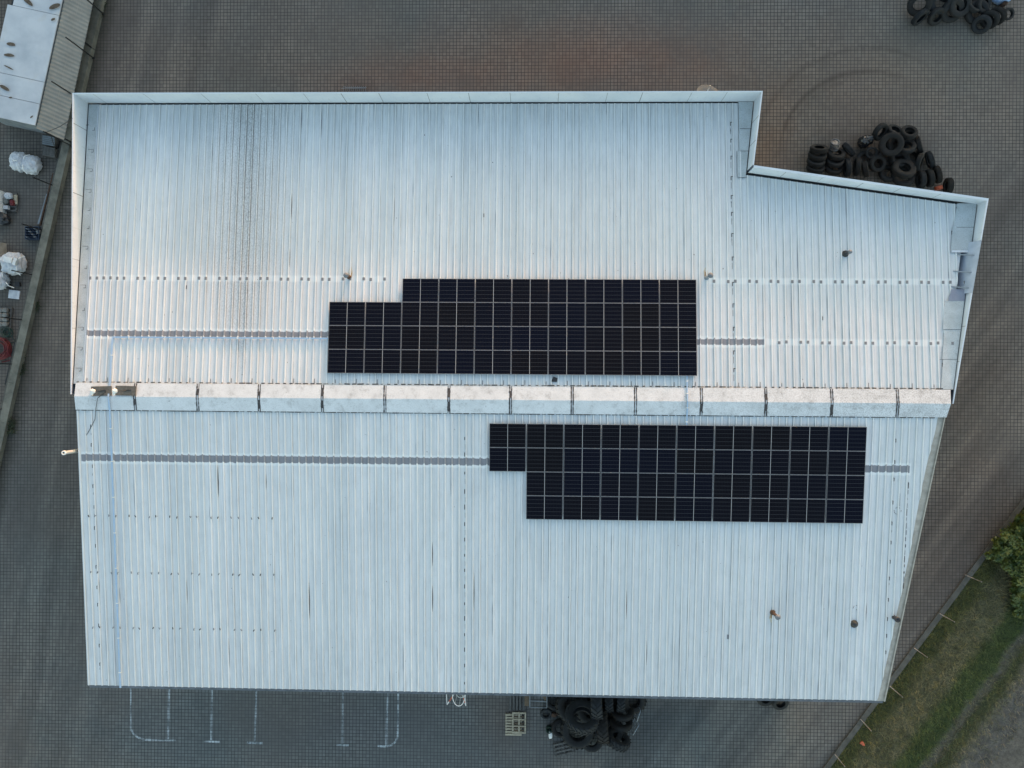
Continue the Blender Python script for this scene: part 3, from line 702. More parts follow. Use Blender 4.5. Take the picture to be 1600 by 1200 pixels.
# parapets (inner face, cap, outer face) butt-jointed at the corners
def parapet(a, c_, name='parapet', seams=(), zin=lambda p: zr(p.y) + .02, cap=.05, mats=None, top=PT, outer_bot=6.9):
    d = (c_ - a).normalized(); n = Vector((d.y, -d.x, 0)); N_ = 20; b = MB()
    def seg(i):
        p = lerp(a, c_, i / N_); return p
    for i in range(N_):
        p, q = seg(i), seg(i + 1); pi, qi = p + n * cap, q + n * cap
        zp, zq = zin(pi), zin(qi)
        b.quad((pi.x, pi.y, zp), (qi.x, qi.y, zq), (qi.x, qi.y, top - .012), (pi.x, pi.y, top - .012), 0)
        b.quad((p.x, p.y, top), (pi.x, pi.y, top - .012), (qi.x, qi.y, top - .012), (q.x, q.y, top), 0)
        b.quad((p.x, p.y, top), (q.x, q.y, top), (q.x, q.y, outer_bot), (p.x, p.y, outer_bot), 1)
    for s_ in seams:
        p = lerp(a, c_, s_) + n * (cap + .004); wd = d * random.uniform(.008, .016)
        b.quad((p.x - wd.x, p.y - wd.y, zin(p)), (p.x + wd.x, p.y + wd.y, zin(p)), (p.x + wd.x, p.y + wd.y, top - .02), (p.x - wd.x, p.y - wd.y, top - .02), 2)
    return b.build(name, mats or [M['parapet'], M['outer'], M['seam']], WH)
parapet(WE, NWc, seams=(.22, .45, .67, .9))
parapet(NWc, NEc, seams=(.03, .105, .19, .27, .34, .395, .45, .52, .58, .64, .71, .78, .83, .90, .95))
parapet(NEc, JOG, seams=(.33, .66))
parapet(JOG, NE2, seams=(.14, .30, .47, .63, .80), cap=.10)
E1 = lerp(NE2, EE, .205); E2 = lerp(NE2, EE, .46)
parapet(NE2, E1); parapet(E2, EE, seams=(.3, .62))
# bay whose inner lining has come away: bare outer sheet with rails across
b = MB(); d = (E2 - E1).normalized(); n = Vector((d.y, -d.x, 0)); n = n if n.x < 0 else -n
p, q = E1, E2
b.quad((p.x, p.y, PT), (q.x, q.y, PT), (q.x + n.x * .42, q.y + n.y * .42, 7.3), (p.x + n.x * .42, p.y + n.y * .42, 7.3), 0)
b.quad((p.x, p.y, PT + .002), (q.x, q.y, PT + .002), (q.x - n.x * .02, q.y - n.y * .02, 6.2), (p.x - n.x * .02, p.y - n.y * .02, 6.2), 0)
pi, qi = p + n * .85, q + n * .85
b.quad((p.x, p.y, 7.06), (q.x, q.y, 7.06), (qi.x, qi.y, 7.06), (pi.x, pi.y, 7.06), 2)
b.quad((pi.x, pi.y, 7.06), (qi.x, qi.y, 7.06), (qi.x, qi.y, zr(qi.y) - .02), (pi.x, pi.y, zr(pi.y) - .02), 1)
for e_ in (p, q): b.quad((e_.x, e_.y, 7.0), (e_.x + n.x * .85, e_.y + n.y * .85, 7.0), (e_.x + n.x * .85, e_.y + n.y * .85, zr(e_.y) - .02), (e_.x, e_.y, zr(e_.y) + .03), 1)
b.build('open_parapet_bay', [M['bay'], M['dark'], M['gutter']], WH)
for s_ in (.27, .60, .90):
    a = lerp(p, q, s_); b = MB(); b.bar((a.x + n.x * .01, a.y + n.y * .01, 8.15), (a.x + n.x * .8, a.y + n.y * .8, zr(a.y) - .05), .05, .05); b.build('stay', M['galv'], WH)
# gutters
b = MB()
b.box(((-21.4 + 9.8) / 2, NWc.y - .105, zr(NWc.y) - .06), (31.2, .12, .02))
d2 = (NE2 - JOG).normalized(); a = JOG - Vector((0, .27, 0)) + d2 * .05; e = NE2 - Vector((0, .27, 0)) - d2 * 1.0
b.bar((a.x, a.y, zr(a.y) - .10), (e.x, e.y, zr(e.y) - .10), .30, .02); b.build('gutter', M['gutter'], WH)
b = MB(); b.box(((SWc.x + SEc.x) / 2, SEc.y - .0, zr(SEc.y) - .07), (SEc.x - SWc.x, .05, .08)); b.box(((SWc.x + SEc.x) / 2, SEc.y - .075, zr(SEc.y) - .11), (SEc.x - SWc.x - .1, .10, .06))
b.build('eave_trim', M['trim'], WH)
# ridge caps
seams = [130, 212, 310, 406, 505, 603, 703, 799.5, 896, 995, 1098, 1199, 1302, 1405, 1482]
sx = [P(s_, 622, 8.4).x for s_ in seams]; sx[0] = SWc.x; sx[-1] = None
for i in range(len(seams) - 1):
    xa = sx[i] + .0; last = sx[i + 1] is None
    b = MB(); zc = RIDGE_Z + .115; hw = .64; rr = random.uniform(-.01, .01)
    for sg in (1, -1):
        ye = RIDGE_Y + sg * hw; xb = (19.36 if sg > 0 else SRe.x - .02) if last else sx[i + 1] - .10
        xb0 = (SRe.x + .12) if last else xb
        ze = zr(ye) + .058
        b.quad((xa, RIDGE_Y, zc), (xb0, RIDGE_Y, zc), (xb, ye, ze), (xa, ye, ze), 0)
        b.quad((xa, ye, ze), (xb, ye, ze), (xb, ye - sg * .005, ze - .03), (xa, ye - sg * .005, ze - .03), 0)
        if not last:   # joint: under-lap strip with two smeared beads
            b.quad((xb, RIDGE_Y, zc - .010), (sx[i + 1], RIDGE_Y, zc - .010), (sx[i + 1], ye, ze - .010), (xb, ye, ze - .010), 0)
            for xx, ww in ((xb, .026), (sx[i + 1] - .004, .022)):
                for j in range(6):
                    t0, t1 = j / 6, (j + 1) / 6; w0_ = ww * random.uniform(.5, 1.4)
                    f = lambda tt_: (RIDGE_Y + (ye - RIDGE_Y) * tt_, zc + (ze - zc) * tt_ + .005)
                    (y0, z0), (y1, z1) = f(t0), f(t1)
                    b.quad((xx - w0_, y0, z0), (xx + w0_, y0, z0), (xx + w0_, y1, z1), (xx - w0_, y1, z1), 1)
            if random.random() < .6:
                y0, z0 = RIDGE_Y + sg * .1, zc - .007; f1 = random.uniform(.3, .6); y1, z1 = RIDGE_Y + sg * f1, zc + (ze - zc) * f1 / hw - .007
                b.quad((xb, y0, z0 - .001), (sx[i + 1], y0, z0 - .001), (sx[i + 1], y1, z1 - .001), (xb, y1, z1 - .001), 1)
    b.build('ridge_cap', [M['cap'], M['seal'], M['seam']], WH)
# flue pipes rising through the roof
def vent(base_px, top_px, r, capr, mats, zb, hgt, rusty):
    p = P(base_px[0], base_px[1], zb); z0 = zr(p.y)
    b = MB(); b.lathe([(r * 1.9, z0 - .02), (r * 1.8, z0 + .05), (r * 1.05, z0 + .10), (r, z0 + .12), (r, z0 + hgt - .08)], 16, 0, Matrix.Translation((p.x, p.y, 0)))
    o = b.build('vent_pipe', mats[0], WH)
    b = MB(); b.lathe([(.001, z0 + hgt), (capr * .6, z0 + hgt - .012), (capr, z0 + hgt - .05), (capr * .96, z0 + hgt - .065), (r * .9, z0 + hgt - .06)], 20, 0, Matrix.Translation((p.x, p.y, 0)))
    for k in range(3):
        a = k * 2.09; b.bar((p.x + r * .9 * math.cos(a), p.y + r * .9 * math.sin(a), z0 + hgt - .2), (p.x + r * .95 * math.cos(a), p.y + r * .95 * math.sin(a), z0 + hgt - .05), .02, .01)
    c2 = b.build('cap', mats[1]); c2.parent = o; c2.matrix_parent_inverse = Matrix.Identity(4)
    if rusty:
        b = MB()
        sg = 1 if rusty[1] > 0 else -1
        for k, (L_, w_) in enumerate(((.62, .20), (.36, .13))):
            pts = []
            for q in range(18):
                a = 2 * math.pi * q / 18; rr = 1 + .28 * mnoise.noise(Vector((math.cos(a) * 2 + p.x, math.sin(a) * 2, k)))
                pts.append((p.x + rusty[0] + w_ / 2 * rr * math.cos(a), p.y + sg * L_ * .32 + L_ / 2 * rr * math.sin(a)))
            b.add([(q[0], q[1], zr(q[1]) + .016 + .003 * k) for q in pts], [tuple(range(18))], k)
        b.build('rust_stain', [M['ruststain'], M['ruststain2']], WH)
M['ruststain'] = simple('rust_wash', (.52, .50, .45), (.42, .33, .22), 12, .8)
M['ruststain2'] = simple('rust_streak', (.36, .25, .14), (.26, .14, .06), 14, .8)
M['flue_cap'] = simple('dull_flue_cap', (.16, .18, .205), (.12, .135, .155), 6, .6)
vent((545.5, 433), None, .06, .13, (M['rust'], M['flue_cap']), 7.85, .66, (.06, .12))
vent((1104, 434), None, .06, .13, (M['galv'], M['flue_cap']), 7.85, .85, (-.03, .1))
vent((1318.5, 397.5), None, .085, .10, (M['blackpl'], M['flue_cap']), 7.6, .60, None)
vent((1206.5, 956), None, .07, .13, (M['rust'], M['flue_cap']), 7.45, .80, (-.04, -.16))
vent((1333.5, 974), None, .10, .13, (M['blackpl'], M['blackpl']), 7.42, .16, None)
b = MB(); p = P(1403, 968.5, 7.9); b.lathe([(.10, 3), (.10, 7.8), (.13, 7.82), (.13, 7.90), (.07, 7.905), (.0, 7.85)], 18, 0, Matrix.Translation((p.x, p.y, 0)))
b.lathe([(.125, 7.2), (.125, 7.26)], 18, 0, Matrix.Translation((p.x, p.y, 0))); b.build('flue_pipe', M['blackpl'], WH)
# white flue on the west wall
b = MB(); p = P(120.5, 705, 8.0); b.lathe([(.085, 2.5), (.085, 8.80), (.105, 8.81), (.105, 8.90), (.055, 8.905), (.05, 8.6), (0, 8.6)], 18, 0, Matrix.Translation((p.x - .09, p.y, 0)))
b.build('flue_pipe', M['white'], WH)
b = MB(); b.lathe([(.052, 8.86), (.001, 8.86)], 14, 0, Matrix.Translation((p.x - .09, p.y, 0))); b.build('flue_mouth', M['blackpl'], WH)

# hall added out of view to the north, to keep low sun off the paving
HL = empty('unseen_shade_hall', (0, 58, 0), 'long grey hall added out of view to the north to shade the yard', 'hall')
b = MB(); b.box((20, 58, 4.9), (190, 22, 9.8))
for k in range(38): b.box((-72.5 + k * 5, 46.95, 2.0), (3.6, .08, 3.6))
b.build('wall', M['wallsheet'], HL)
b = MB(); b.add([(-75.4, 46.6, 9.8), (115.4, 46.6, 9.8), (115.4, 58, 10.2), (-75.4, 58, 10.2), (-75.4, 69.4, 9.8), (115.4, 69.4, 9.8)], [(0, 1, 2, 3), (3, 2, 5, 4), (0, 3, 4), (1, 5, 2)]); b.build('roof', M['trim'], HL)
# ------------------------------------------------------------------ solar panels
fr = MB(); hx, hy, tH = .861, .567, .035; e_ = .016
fr.box((0, -hy + e_ / 2, 0), (2 * hx, e_, tH)); fr.box((0, hy - e_ / 2, 0), (2 * hx, e_, tH))
fr.box((-hx + e_ / 2, 0, 0), (e_, 2 * hy - 2 * e_, tH)); fr.box((hx - e_ / 2, 0, 0), (e_, 2 * hy - 2 * e_, tH))
for yy in (-.3, .3): fr.box((0, yy, -.0425), (2 * hx + .02, .04, .048))
frm = fr.mesh('frame', M['alu'])
gl = MB(); gl.box((0, 0, 0), (2 * (hx - e_), 2 * (hy - e_), .006)); glm = gl.mesh('cell_sheet', M['cells'])
NTH = ['first', 'second', 'third', 'fourth', 'fifth', 'sixth', 'seventh', 'eighth', 'ninth', 'tenth']
def panel_at(x, y, up, label, group):
    ang = math.atan(SLOPE) * (-1 if up else 1)
    o = empty('solar_panel', (x, y, zr(y) + .042 + .085), label, 'solar panel', group); o.rotation_euler = (ang, 0, 0)
    f = bpy.data.objects.new('frame', frm); col.objects.link(f); f.parent = o
    g = bpy.data.objects.new('cell_sheet', glm); col.objects.link(g); g.parent = o; g.location = (0, 0, .0125)
rows = ['top row', 'second row', 'third row', 'bottom row']
xu0, yu0 = -9.73, 4.995; PXU, PYU = 1.7425, 1.137
for r in range(4):
    cs = range(2, 10) if r == 0 else range(10)
    for n_, c_ in enumerate(cs):
        panel_at(xu0 + (c_ + .5) * PXU, yu0 - (r + .5) * PYU, True, '%s black solar panel from the left, %s of array above ridge' % (NTH[n_], rows[r]), 'solar panels of the upper array')
xl0, yl0 = -2.03, -1.86; PXL, PYL = 1.758, 1.140
for r in range(4):
    cs = range(10) if r < 2 else range(1, 10)
    for n_, c_ in enumerate(cs):
        panel_at(xl0 + (c_ + .5) * PXL, yl0 - (r + .5) * PYL, False, '%s black solar panel from the left, %s of array below ridge' % (NTH[n_], rows[r]), 'solar panels of the lower array')

# ------------------------------------------------------------------ things on the roof
def conduit(pts, w_, label, clipstep=1.75):
    root = empty('cable_conduit', pts[0], label, 'conduit'); b = MB(); cb = []
    for i in range(len(pts) - 1): b.bar(pts[i], pts[i + 1], w_, .05)
    b.build('duct', M['conduit'], root)
    for i in range(len(pts) - 1):
        a, c_ = Vector(pts[i]), Vector(pts[i + 1]); L_ = (c_ - a).length; s_ = clipstep / 2
        while s_ < L_:
            q = a + (c_ - a) * s_ / L_; d = (c_ - a).normalized(); cb.append((q, d)); s_ += clipstep
    for q, d in cb:
        m_ = MB(); m_.bar(q - d * .02, q + d * .02, w_ + .05, .062); m_.build('clip', M['white'], root)
hh_ = .075
def rz_(x, y): return (x, y, zr(y) + hh_)
xc = P(175, 560, 8.2).x; ya = P(300, 527.5, 8.15).y
conduit([(-9.75, ya, zr(ya) + hh_), (xc, ya, zr(ya) + hh_), (xc, RIDGE_Y + .66, zr(.1) + .11), (xc, RIDGE_Y, RIDGE_Z + .165), (xc, RIDGE_Y - .66, zr(.1) + .11), (xc, -3, zr(-3) + hh_), (xc + .0, SEc.y - .04, zr(SEc.y) + hh_)], .075,
        'long pale blue conduit running from the upper array round and down to the south eave')
xs2 = P(1074, 620, 8.4).x
conduit([(xs2, .5, zr(.5) + hh_), (xs2, RIDGE_Y + .66, zr(.1) + .11), (xs2, RIDGE_Y, RIDGE_Z + .165), (xs2, RIDGE_Y - .66, zr(.1) + .11), (xs2, -1.9, zr(-1.9) + hh_)], .06,
        'short pale blue conduit crossing the ridge between the two solar arrays', .6)
def antenna(slab_px, mast_px, hgt, label, rot):
    s_ = P(slab_px[0], slab_px[1], 8.42); root = empty('antenna', (s_.x, s_.y, 8.42), label, 'antenna', 'antennas on the ridge')
    b = MB(); b.box((s_.x, s_.y, 8.44), (.98, .46, .05), rot); b.build('ballast_slab', M['slab'], root)
    m_ = P(mast_px[0], mast_px[1], 8.46); b = MB(); b.tube([(m_.x, m_.y, 8.46), (m_.x, m_.y, 8.46 + hgt)], .016, 8); b.bar((m_.x - .1, m_.y, 8.475), (m_.x + .25, m_.y + .03, 8.475), .03, .02); b.build('mast', M['blackpl'], root)
    b = MB(); z = 8.46 + hgt; b.lathe([(.001, z + .10), (.09, z + .08), (.12, z), (.11, z - .06), (.001, z - .07)], 14, 0, Matrix.Translation((m_.x, m_.y, 0)))
    b.tube([(m_.x - .02, m_.y - .02, z), (m_.x - .06, m_.y - .19, z - .02)], .06, 10); b.build('radome', M['white'], root)
    b = MB(); b.bar((m_.x, m_.y + .02, z - .06), (m_.x + .05, m_.y + .16, z + .03), .012, .012); b.bar((m_.x + .05, m_.y + .1, z), (m_.x + .16, m_.y + .12, z + .02), .012, .012); b.build('bracket', M['blackpl'], root)
antenna((159, 611), (157, 611), .62, 'small white headed antenna on brown slab nearest the west end of the ridge', .03)
antenna((197, 610.5), (197, 610.5), .95, 'taller white headed antenna on brown slab just right of the blue conduit', -.02)
b = MB(); pts = [(166, 612, 8.47), (153, 622, 8.42), (150, 641, 8.32), (149, 655, 8.25), (143, 667, 8.2), (134, 683, 8.1), (126, 697, 8.05), (121.5, 704, 8.06)]
b.tube([P(x, y, z) + Vector((0, 0, .03)) for x, y, z in pts], .014, 6); b.build('cable', M['blackpl'], label='thin black cable trailing from the antennas down to the west roof edge', cat='cable')
b = MB(); p = P(866, 593, 8.25); b.prism([(p.x - .14, p.y - .10), (p.x + .12, p.y - .12), (p.x + .16, p.y + .06), (p.x - .04, p.y + .14)], zr(p.y) + .015, zr(p.y) + .05); b.build('roofing_scrap', M['blackpl'], label='loose dark roofing scrap lying below the upper array near the ridge', cat='scrap')

# dish and wire on the north wall
M['dishgrey'] = simple('dull_grey_dish', (.10, .11, .125), (.075, .08, .09), 3, .6)
dish = empty('satellite_dish', P(1105, 140, 7.4), 'grey satellite dish on the north wall just outside the parapet', 'satellite dish')
c_ = P(1105, 149, 6.3); b = MB(); rotm = Matrix.Translation(c_) @ Matrix.Rotation(rad(-28), 4, 'X') @ Matrix.Rotation(rad(8), 4, 'Y')
b.lathe([(.001, 0), (.2, .02), (.4, .07), (.58, .15), (.59, .145), (.4, .055), (.2, .005), (.001, -.015)], 28, 0, rotm); b.build('reflector', M['dishgrey'], dish)
b = MB(); a0 = P(1103, 147, 6.4); a1 = P(1110, 133.5, 6.75); b.tube([a0, a1], .028, 8); b.build('feed_arm', M['white'], dish)
b = MB(); b.tube([(c_.x, c_.y, 6.3), (c_.x, c_.y - .0, 5.9), (c_.x, NWc.y - .06, 5.9)], .03, 8); b.build('wall_bracket', M['galv'], dish)
b = MB(); b.tube([P(71, 207, 2.1), lerp(P(71, 207, 2.1), P(112, 186, 8.3), .5) + Vector((0, 0, -.12)), P(113, 185, 8.36)], .016, 6); b.tube([P(113, 185, 8.36), P(131, 196, 7.35), P(139, 195, 7.3)], .012, 6)
b.build('overhead_wire', M['blackpl'], label='black wire from the shed corner up over the north-west parapet', cat='wire')
b = MB(); r0 = P(537, 138, .35); r1 = P(571, 138, .35)
rk = empty('bicycle_rack', (r0.x, r0.y, 0), 'low white bicycle rack standing close to the north wall', 'bike rack')
for dy_ in (-.16, .16): b.tube([(r0.x, r0.y + dy_, .05), (r1.x, r0.y + dy_, .05)], .016, 6)
b.tube([(r0.x - .15, r0.y, .36), (r1.x, r0.y, .36)], .012, 6); b.build('rail', M['galv'], rk)
for i in range(12):
    x = r0.x + (r1.x - r0.x) * i / 11; b = MB(); b.tube([(x, r0.y - .16, .05), (x, r0.y - .14, .33), (x, r0.y, .37), (x, r0.y + .14, .33), (x, r0.y + .16, .05)], .007, 6); b.build('hoop', M['galv'], rk)

# ------------------------------------------------------------------ tyres
def tyre_mesh(name, R_, r_, w_, mat, kind):
    b = MB(); h = w_ / 2
    if kind == 'car':
        pr = [(r_, -h * .72), (r_ + .02, -h * .80), (R_ * .80, -h), (R_ * .93, -h * .93), (R_ * .975, -h * .8), (R_, -h * .62)]
        for k in range(4):
            a = -h * .55 + k * h * 1.1 / 3
            pr += [(R_, a - h * .12), (R_ - .018, a - h * .08), (R_ - .018, a + h * .08), (R_, a + h * .12)]
        pr += [(R_, h * .62), (R_ * .975, h * .8), (R_ * .93, h * .93), (R_ * .80, h), (r_ + .02, h * .80), (r_, h * .72), (r_ + .03, h * .5), (R_ * .92, h * .55), (R_ * .94, 0), (R_ * .92, -h * .55), (r_ + .03, -h * .5)]
        b.lathe(pr, 36, 0, None, True, True)
    else:
        pr = [(r_, -h * .7), (r_ + .03, -h * .85), (R_ * .78, -h), (R_ * .92, -h * .95), (R_ * .965, -h * .7), (R_ * .975, 0), (R_ * .965, h * .7), (R_ * .92, h * .95), (R_ * .78, h), (r_ + .03, h * .85), (r_, h * .7), (r_ + .04, h * .45), (R_ * .88, h * .6), (R_ * .92, 0), (R_ * .88, -h * .6), (r_ + .04, -h * .45)]
        b.lathe(pr, 44, 0, None, True, True)
        nl = 20
        for k in range(nl):
            for sg in (1, -1):
                a0 = 2 * math.pi * (k + (.5 if sg > 0 else 0)) / nl; a1 = a0 + .26
                p0 = Vector((R_ * .955 * math.cos(a0), R_ * .955 * math.sin(a0), sg * h * .98)); p1 = Vector((R_ * .985 * math.cos(a1), R_ * .985 * math.sin(a1), 0.0))
                b.bar(p0, p1, .065, .085, 0, up=Vector((math.cos((a0 + a1) / 2), math.sin((a0 + a1) / 2), 0)))
    return b.mesh(name, mat)
TM = {}
for nm, R_, r_, w_, kd in (('truck', .50, .27, .28, 'car'), ('car', .33, .20, .21, 'car'), ('wide', .46, .26, .30, 'car'), ('big', .64, .33, .34, 'car'), ('tractor', .98, .50, .62, 'tractor'), ('tractor_small', .74, .36, .46, 'tractor')):
    for mm in ('rubber', 'rubber_b', 'rubber_g'): TM[nm, mm] = (tyre_mesh('tyre', R_, r_, w_, M[mm], kd), R_, w_)
def tyre(px, py, base, kind, az, el, label, group, mat='rubber', name='tyre'):
    me, R_, w_ = TM[kind, mat]; e_ = rad(el); a_ = rad(az)
    z = base + R_ * math.cos(e_) + w_ / 2 * abs(math.sin(e_)); p = P(px, py, z)
    ax = Vector((math.cos(e_) * math.cos(a_), math.cos(e_) * math.sin(a_), math.sin(e_)))
    o = bpy.data.objects.new(name, me); col.objects.link(o); q = ax.to_track_quat('Z', 'Y') @ Matrix.Rotation(random.uniform(0, 6), 3, 'Z').to_quaternion()
    o.rotation_mode = 'QUATERNION'; o.rotation_quaternion = q; o.location = p
    return tag(o, label, 'tyre', group)
G1 = 'tyres heaped against the north-east wall'
def z1(x, y): return 1240 + x / 6.154, 180 + y / 6.154
ne = [
 (212, 500, 0, 'truck', 90, 55, 'dark tyre with pale inner ring at the foot of the leftmost leaning row', 'rubber_b'),
 (215, 440, .12, 'truck', 90, 52, 'second tyre from the wall in the leftmost leaning row', 'rubber'),
 (228, 382, .24, 'truck', 90, 50, 'third tyre from the wall in the leftmost leaning row', 'rubber_b'),
 (245, 325, .34, 'truck', 92, 35, 'brownish tyre at the far end of the leftmost leaning row', 'rubber_b'),
 (385, 505, 0, 'truck', 90, 62, 'tyre nearest the wall in the row topped by steel rims', 'rubber_b'),
 (398, 440, .13, 'truck', 90, 58, 'middle tyre of the row topped by steel rims', 'rubber'),
 (408, 370, .25, 'truck', 90, 55, 'tyre directly below the bright steel rims', 'rubber_b'),
 (530, 330, .05, 'wide', 42, 20, 'tyre standing alone at a slant right of the steel rims', 'rubber_g'),
 (515, 505, 0, 'truck', 4, 8, 'upright ribbed tyre, left one of the pair below the slanting tyre', 'rubber_g'),
 (610, 495, 0, 'truck', -4, 12, 'upright ribbed tyre, right one of the pair below the slanting tyre', 'rubber'),
 (690, 520, 0, 'wide', 10, 25, 'dark tyre leaning right beside the pair of upright ribbed tyres', 'rubber_b'),
 (806, 466, .30, 'wide', -70, 74, 'round tyre lying face up low in the middle of the heap', 'rubber_b'),
 (750, 362, .40, 'car', -120, 70, 'small tyre lying face up left of the largest face-up tyre', 'rubber'),
 (832, 160, .25, 'truck', -52, 38, 'tilted tyre with a glinting rim edge at the top left of the heap', 'rubber'),
 (972, 152, .2, 'wide', 70, 55, 'half hidden tyre at the top centre of the heap', 'rubber'),
 (1112, 205, .15, 'wide', 92, 68, 'lower tyre of the flat pair at the top right of the heap', 'rubber'),
 (1110, 165, .5, 'wide', 95, 62, 'upper tyre of the flat pair at the top right of the heap', 'rubber_b'),
 (940, 280, .75, 'big', -125, 72, 'largest tyre lying face up on the crown of the heap', 'rubber_b'),
 (1085, 300, .35, 'truck', 110, 60, 'tilted tyre with visible hole right of the crown of the heap', 'rubber'),
 (1205, 285, .0, 'truck', 15, 28, 'upright tyre at the right shoulder of the heap', 'rubber'),
 (1010, 420, .25, 'truck', 60, 78, 'flat dark tyre in the shaded centre of the heap', 'rubber'),
 (880, 400, .0, 'truck', 20, 80, 'flat dark tyre buried under the crown of the heap', 'rubber'),
 (1055, 590, .0, 'big', 90, 72, 'big wide tyre at the foot of the heap beside the wall', 'rubber'),
 (1060, 515, .34, 'big', 88, 64, 'big wide tyre on top of another beside the wall', 'rubber_b'),
 (1210, 455, .1, 'truck', -20, 30, 'tyre with open hole facing right in the right half of the heap', 'rubber'),
 (1312, 430, .0, 'truck', 18, 18, 'greyish rounded tyre at the outer right of the heap', 'rubber_g'),
 (1225, 620, .0, 'truck', 6, 6, 'first of three upright tyres in a row along the wall', 'rubber_g'),
 (1305, 605, .0, 'truck', 10, 8, 'middle of three upright tyres in a row along the wall', 'rubber'),
 (1382, 570, .0, 'truck', 14, 14, 'last of three upright tyres along the wall, with a pale bead', 'rubber_b'),
 (905, 560, .0, 'truck', 80, 78, 'flat tyre in the dark gap between the middle and the big wide tyres', 'rubber'),
 (1140, 400, .0, 'truck', 40, 70, 'buried tyre below the right shoulder of the heap', 'rubber'),
 (690, 425, .0, 'truck', 90, 74, 'flat tyre underneath the small face-up tyre', 'rubber'),
 (1000, 300, .0, 'big', 60, 82, 'wide tyre buried deep beneath the crown of the heap', 'rubber'),
 (1488, 680, .0, 'wide', 2, 6, 'brown tyre standing apart at the right end of the heap', 'rubber_b')]
for x, y, bz, kd, az, el, lb, mt in ne: tyre(*z1(x, y), bz, kd, az, el, lb, G1, mt)
def rim(px, py, base, az, el, R_, label, mat='steel'):
    b = MB(); b.lathe([(R_, -.09), (R_ * .88, -.075), (R_ * .82, 0), (R_ * .88, .075), (R_, .09), (R_ * 1.02, .085), (R_ * .9, .06), (R_ * .85, 0), (R_ * .9, -.06), (R_ * 1.02, -.085)], 28, 0, None, True, True)
    b.lathe([(R_ * .83, .02), (R_ * .6, .05), (R_ * .3, .04), (R_ * .12, .04)], 20, 0)
    e_ = rad(el); z = base + .1; o = b.build('wheel_rim', M[mat], loc=P(px, py, z), label=label, cat='wheel rim', group='bare rims on the tyre heap')
    ax = Vector((math.cos(e_) * math.cos(rad(az)), math.cos(e_) * math.sin(rad(az)), math.sin(e_))); o.rotation_euler = ax.to_track_quat('Z', 'Y').to_euler()
rim(*z1(392, 305), .62, 90, 62, .27, 'lower of two bare steel rims resting on the second leaning row')
rim(*z1(398, 268), .80, 88, 66, .25, 'upper bare steel rim catching the light on the second leaning row')
b = MB(); p = P(*z1(700, 262), .45)
for k in range(5): b.blob((p.x + random.uniform(-.2, .2), p.y + random.uniform(-.2, .2), .4 + random.uniform(-.1, .1)), (.6, .5, .7), 2.2, .35, 3.2, k + 5, 22, 14)
M['gloss'] = simple('glossy_black_film', (.012, .013, .016), (.02, .02, .022), 5, .12, spec=.7); M['gloss'].node_tree.nodes['Principled BSDF'].inputs['Roughness'].default_value = .12
b.build('plastic_sheet', M['gloss'], label='crumpled glossy black plastic sheet on the left flank of the tyre heap', cat='plastic sheet')
b = MB(); p0, p1 = P(*z1(925, 535), .3), P(*z1(878, 610), .1); b.bar(p0, p1, .05, .05); b.build('wood_batten', M['woodb'], label='thin wooden batten leaning in the tyre heap near the wall', cat='batten')
b = MB(); p = P(*z1(1392, 700), .1); b.box((p.x, p.y, .12), (.34, .2, .24), .2); b.box((p.x + .03, p.y, .262), (.24, .12, .04), .2); b.build('brick_block', M['orange'], label='orange-red block between the wall row and the brown tyre', cat='block')

G2 = 'tyres heaped at the top right corner of the yard'
def z2(x, y): return 1400 + x / 8, y / 8
for x, y, bz, kd, az, el, lb, mt in [
 (295, 55, .1, 'big', -115, 40, 'tilted large tyre at the upper left of the far corner heap', 'rubber'),
 (300, 215, 0, 'truck', -58, 15, 'upright tyre at the lower left corner of the far corner heap', 'rubber_g'),
 (505, 205, 0, 'truck', -68, 38, 'tilted tyre second from left along the near side of the far corner heap', 'rubber'),
 (560, 20, .3, 'big', -110, 60, 'large greenish tyre at the top edge left of centre in the far corner heap', 'rubber_g'),
 (700, 130, .0, 'big', -80, 50, 'large tyre with dark open hole in the middle of the far corner heap', 'rubber'),
 (800, 60, .35, 'big', -70, 64, 'tyre lying on top in the middle of the far corner heap', 'rubber'),
 (960, 65, .2, 'truck', 40, 60, 'tyre with a pale ring near the right end of the far corner heap', 'rubber'),
 (1090, 50, .2, 'truck', -30, 60, 'face-up tyre at the right end of the far corner heap', 'rubber'),
 (1010, 150, .0, 'big', -90, 70, 'low flat tyre below the right end of the far corner heap', 'rubber'),
 (640, -90, .0, 'big', 80, 70, 'flat tyre cut by the top frame edge in the far corner heap', 'rubber'),
 (1070, 305, .0, 'truck', -138, 35, 'front tyre of the short diagonal row right of the far corner heap', 'rubber_g'),
 (1175, 245, .0, 'truck', -140, 22, 'middle tyre of the short diagonal row right of the far corner heap', 'rubber'),
 (1262, 200, .0, 'truck', -140, 18, 'rear tyre of the short diagonal row right of the far corner heap', 'rubber_b'),
 (1405, 175, .35, 'car', -60, 72, 'small wheel lying behind the short diagonal row', 'rubber')]: tyre(*z2(x, y), bz, kd, az, el, lb, G2, mt)
b = MB(); p = P(*z2(1270, 10)); 
b.blob((p.x, p.y + .1, .45), (.9, .9, .9), 3, .2, 2, 4); b.build('tarp_bundle', M['blue'], label='pale blue tarp bundle behind the tyres at the top right', cat='tarp')
b = MB(); p = P(*z2(1290, 100)); b.lathe([(.001, .62), (.12, .61), (.13, .3), (.12, 0)], 14, 0, Matrix.Translation((p.x, p.y, 0))); b.lathe([(.05, .66), (.06, .61)], 10, 0, Matrix.Translation((p.x, p.y, 0))); b.build('canister', M['rust'], label='small rust brown canister wedged behind the diagonal row of tyres', cat='canister')

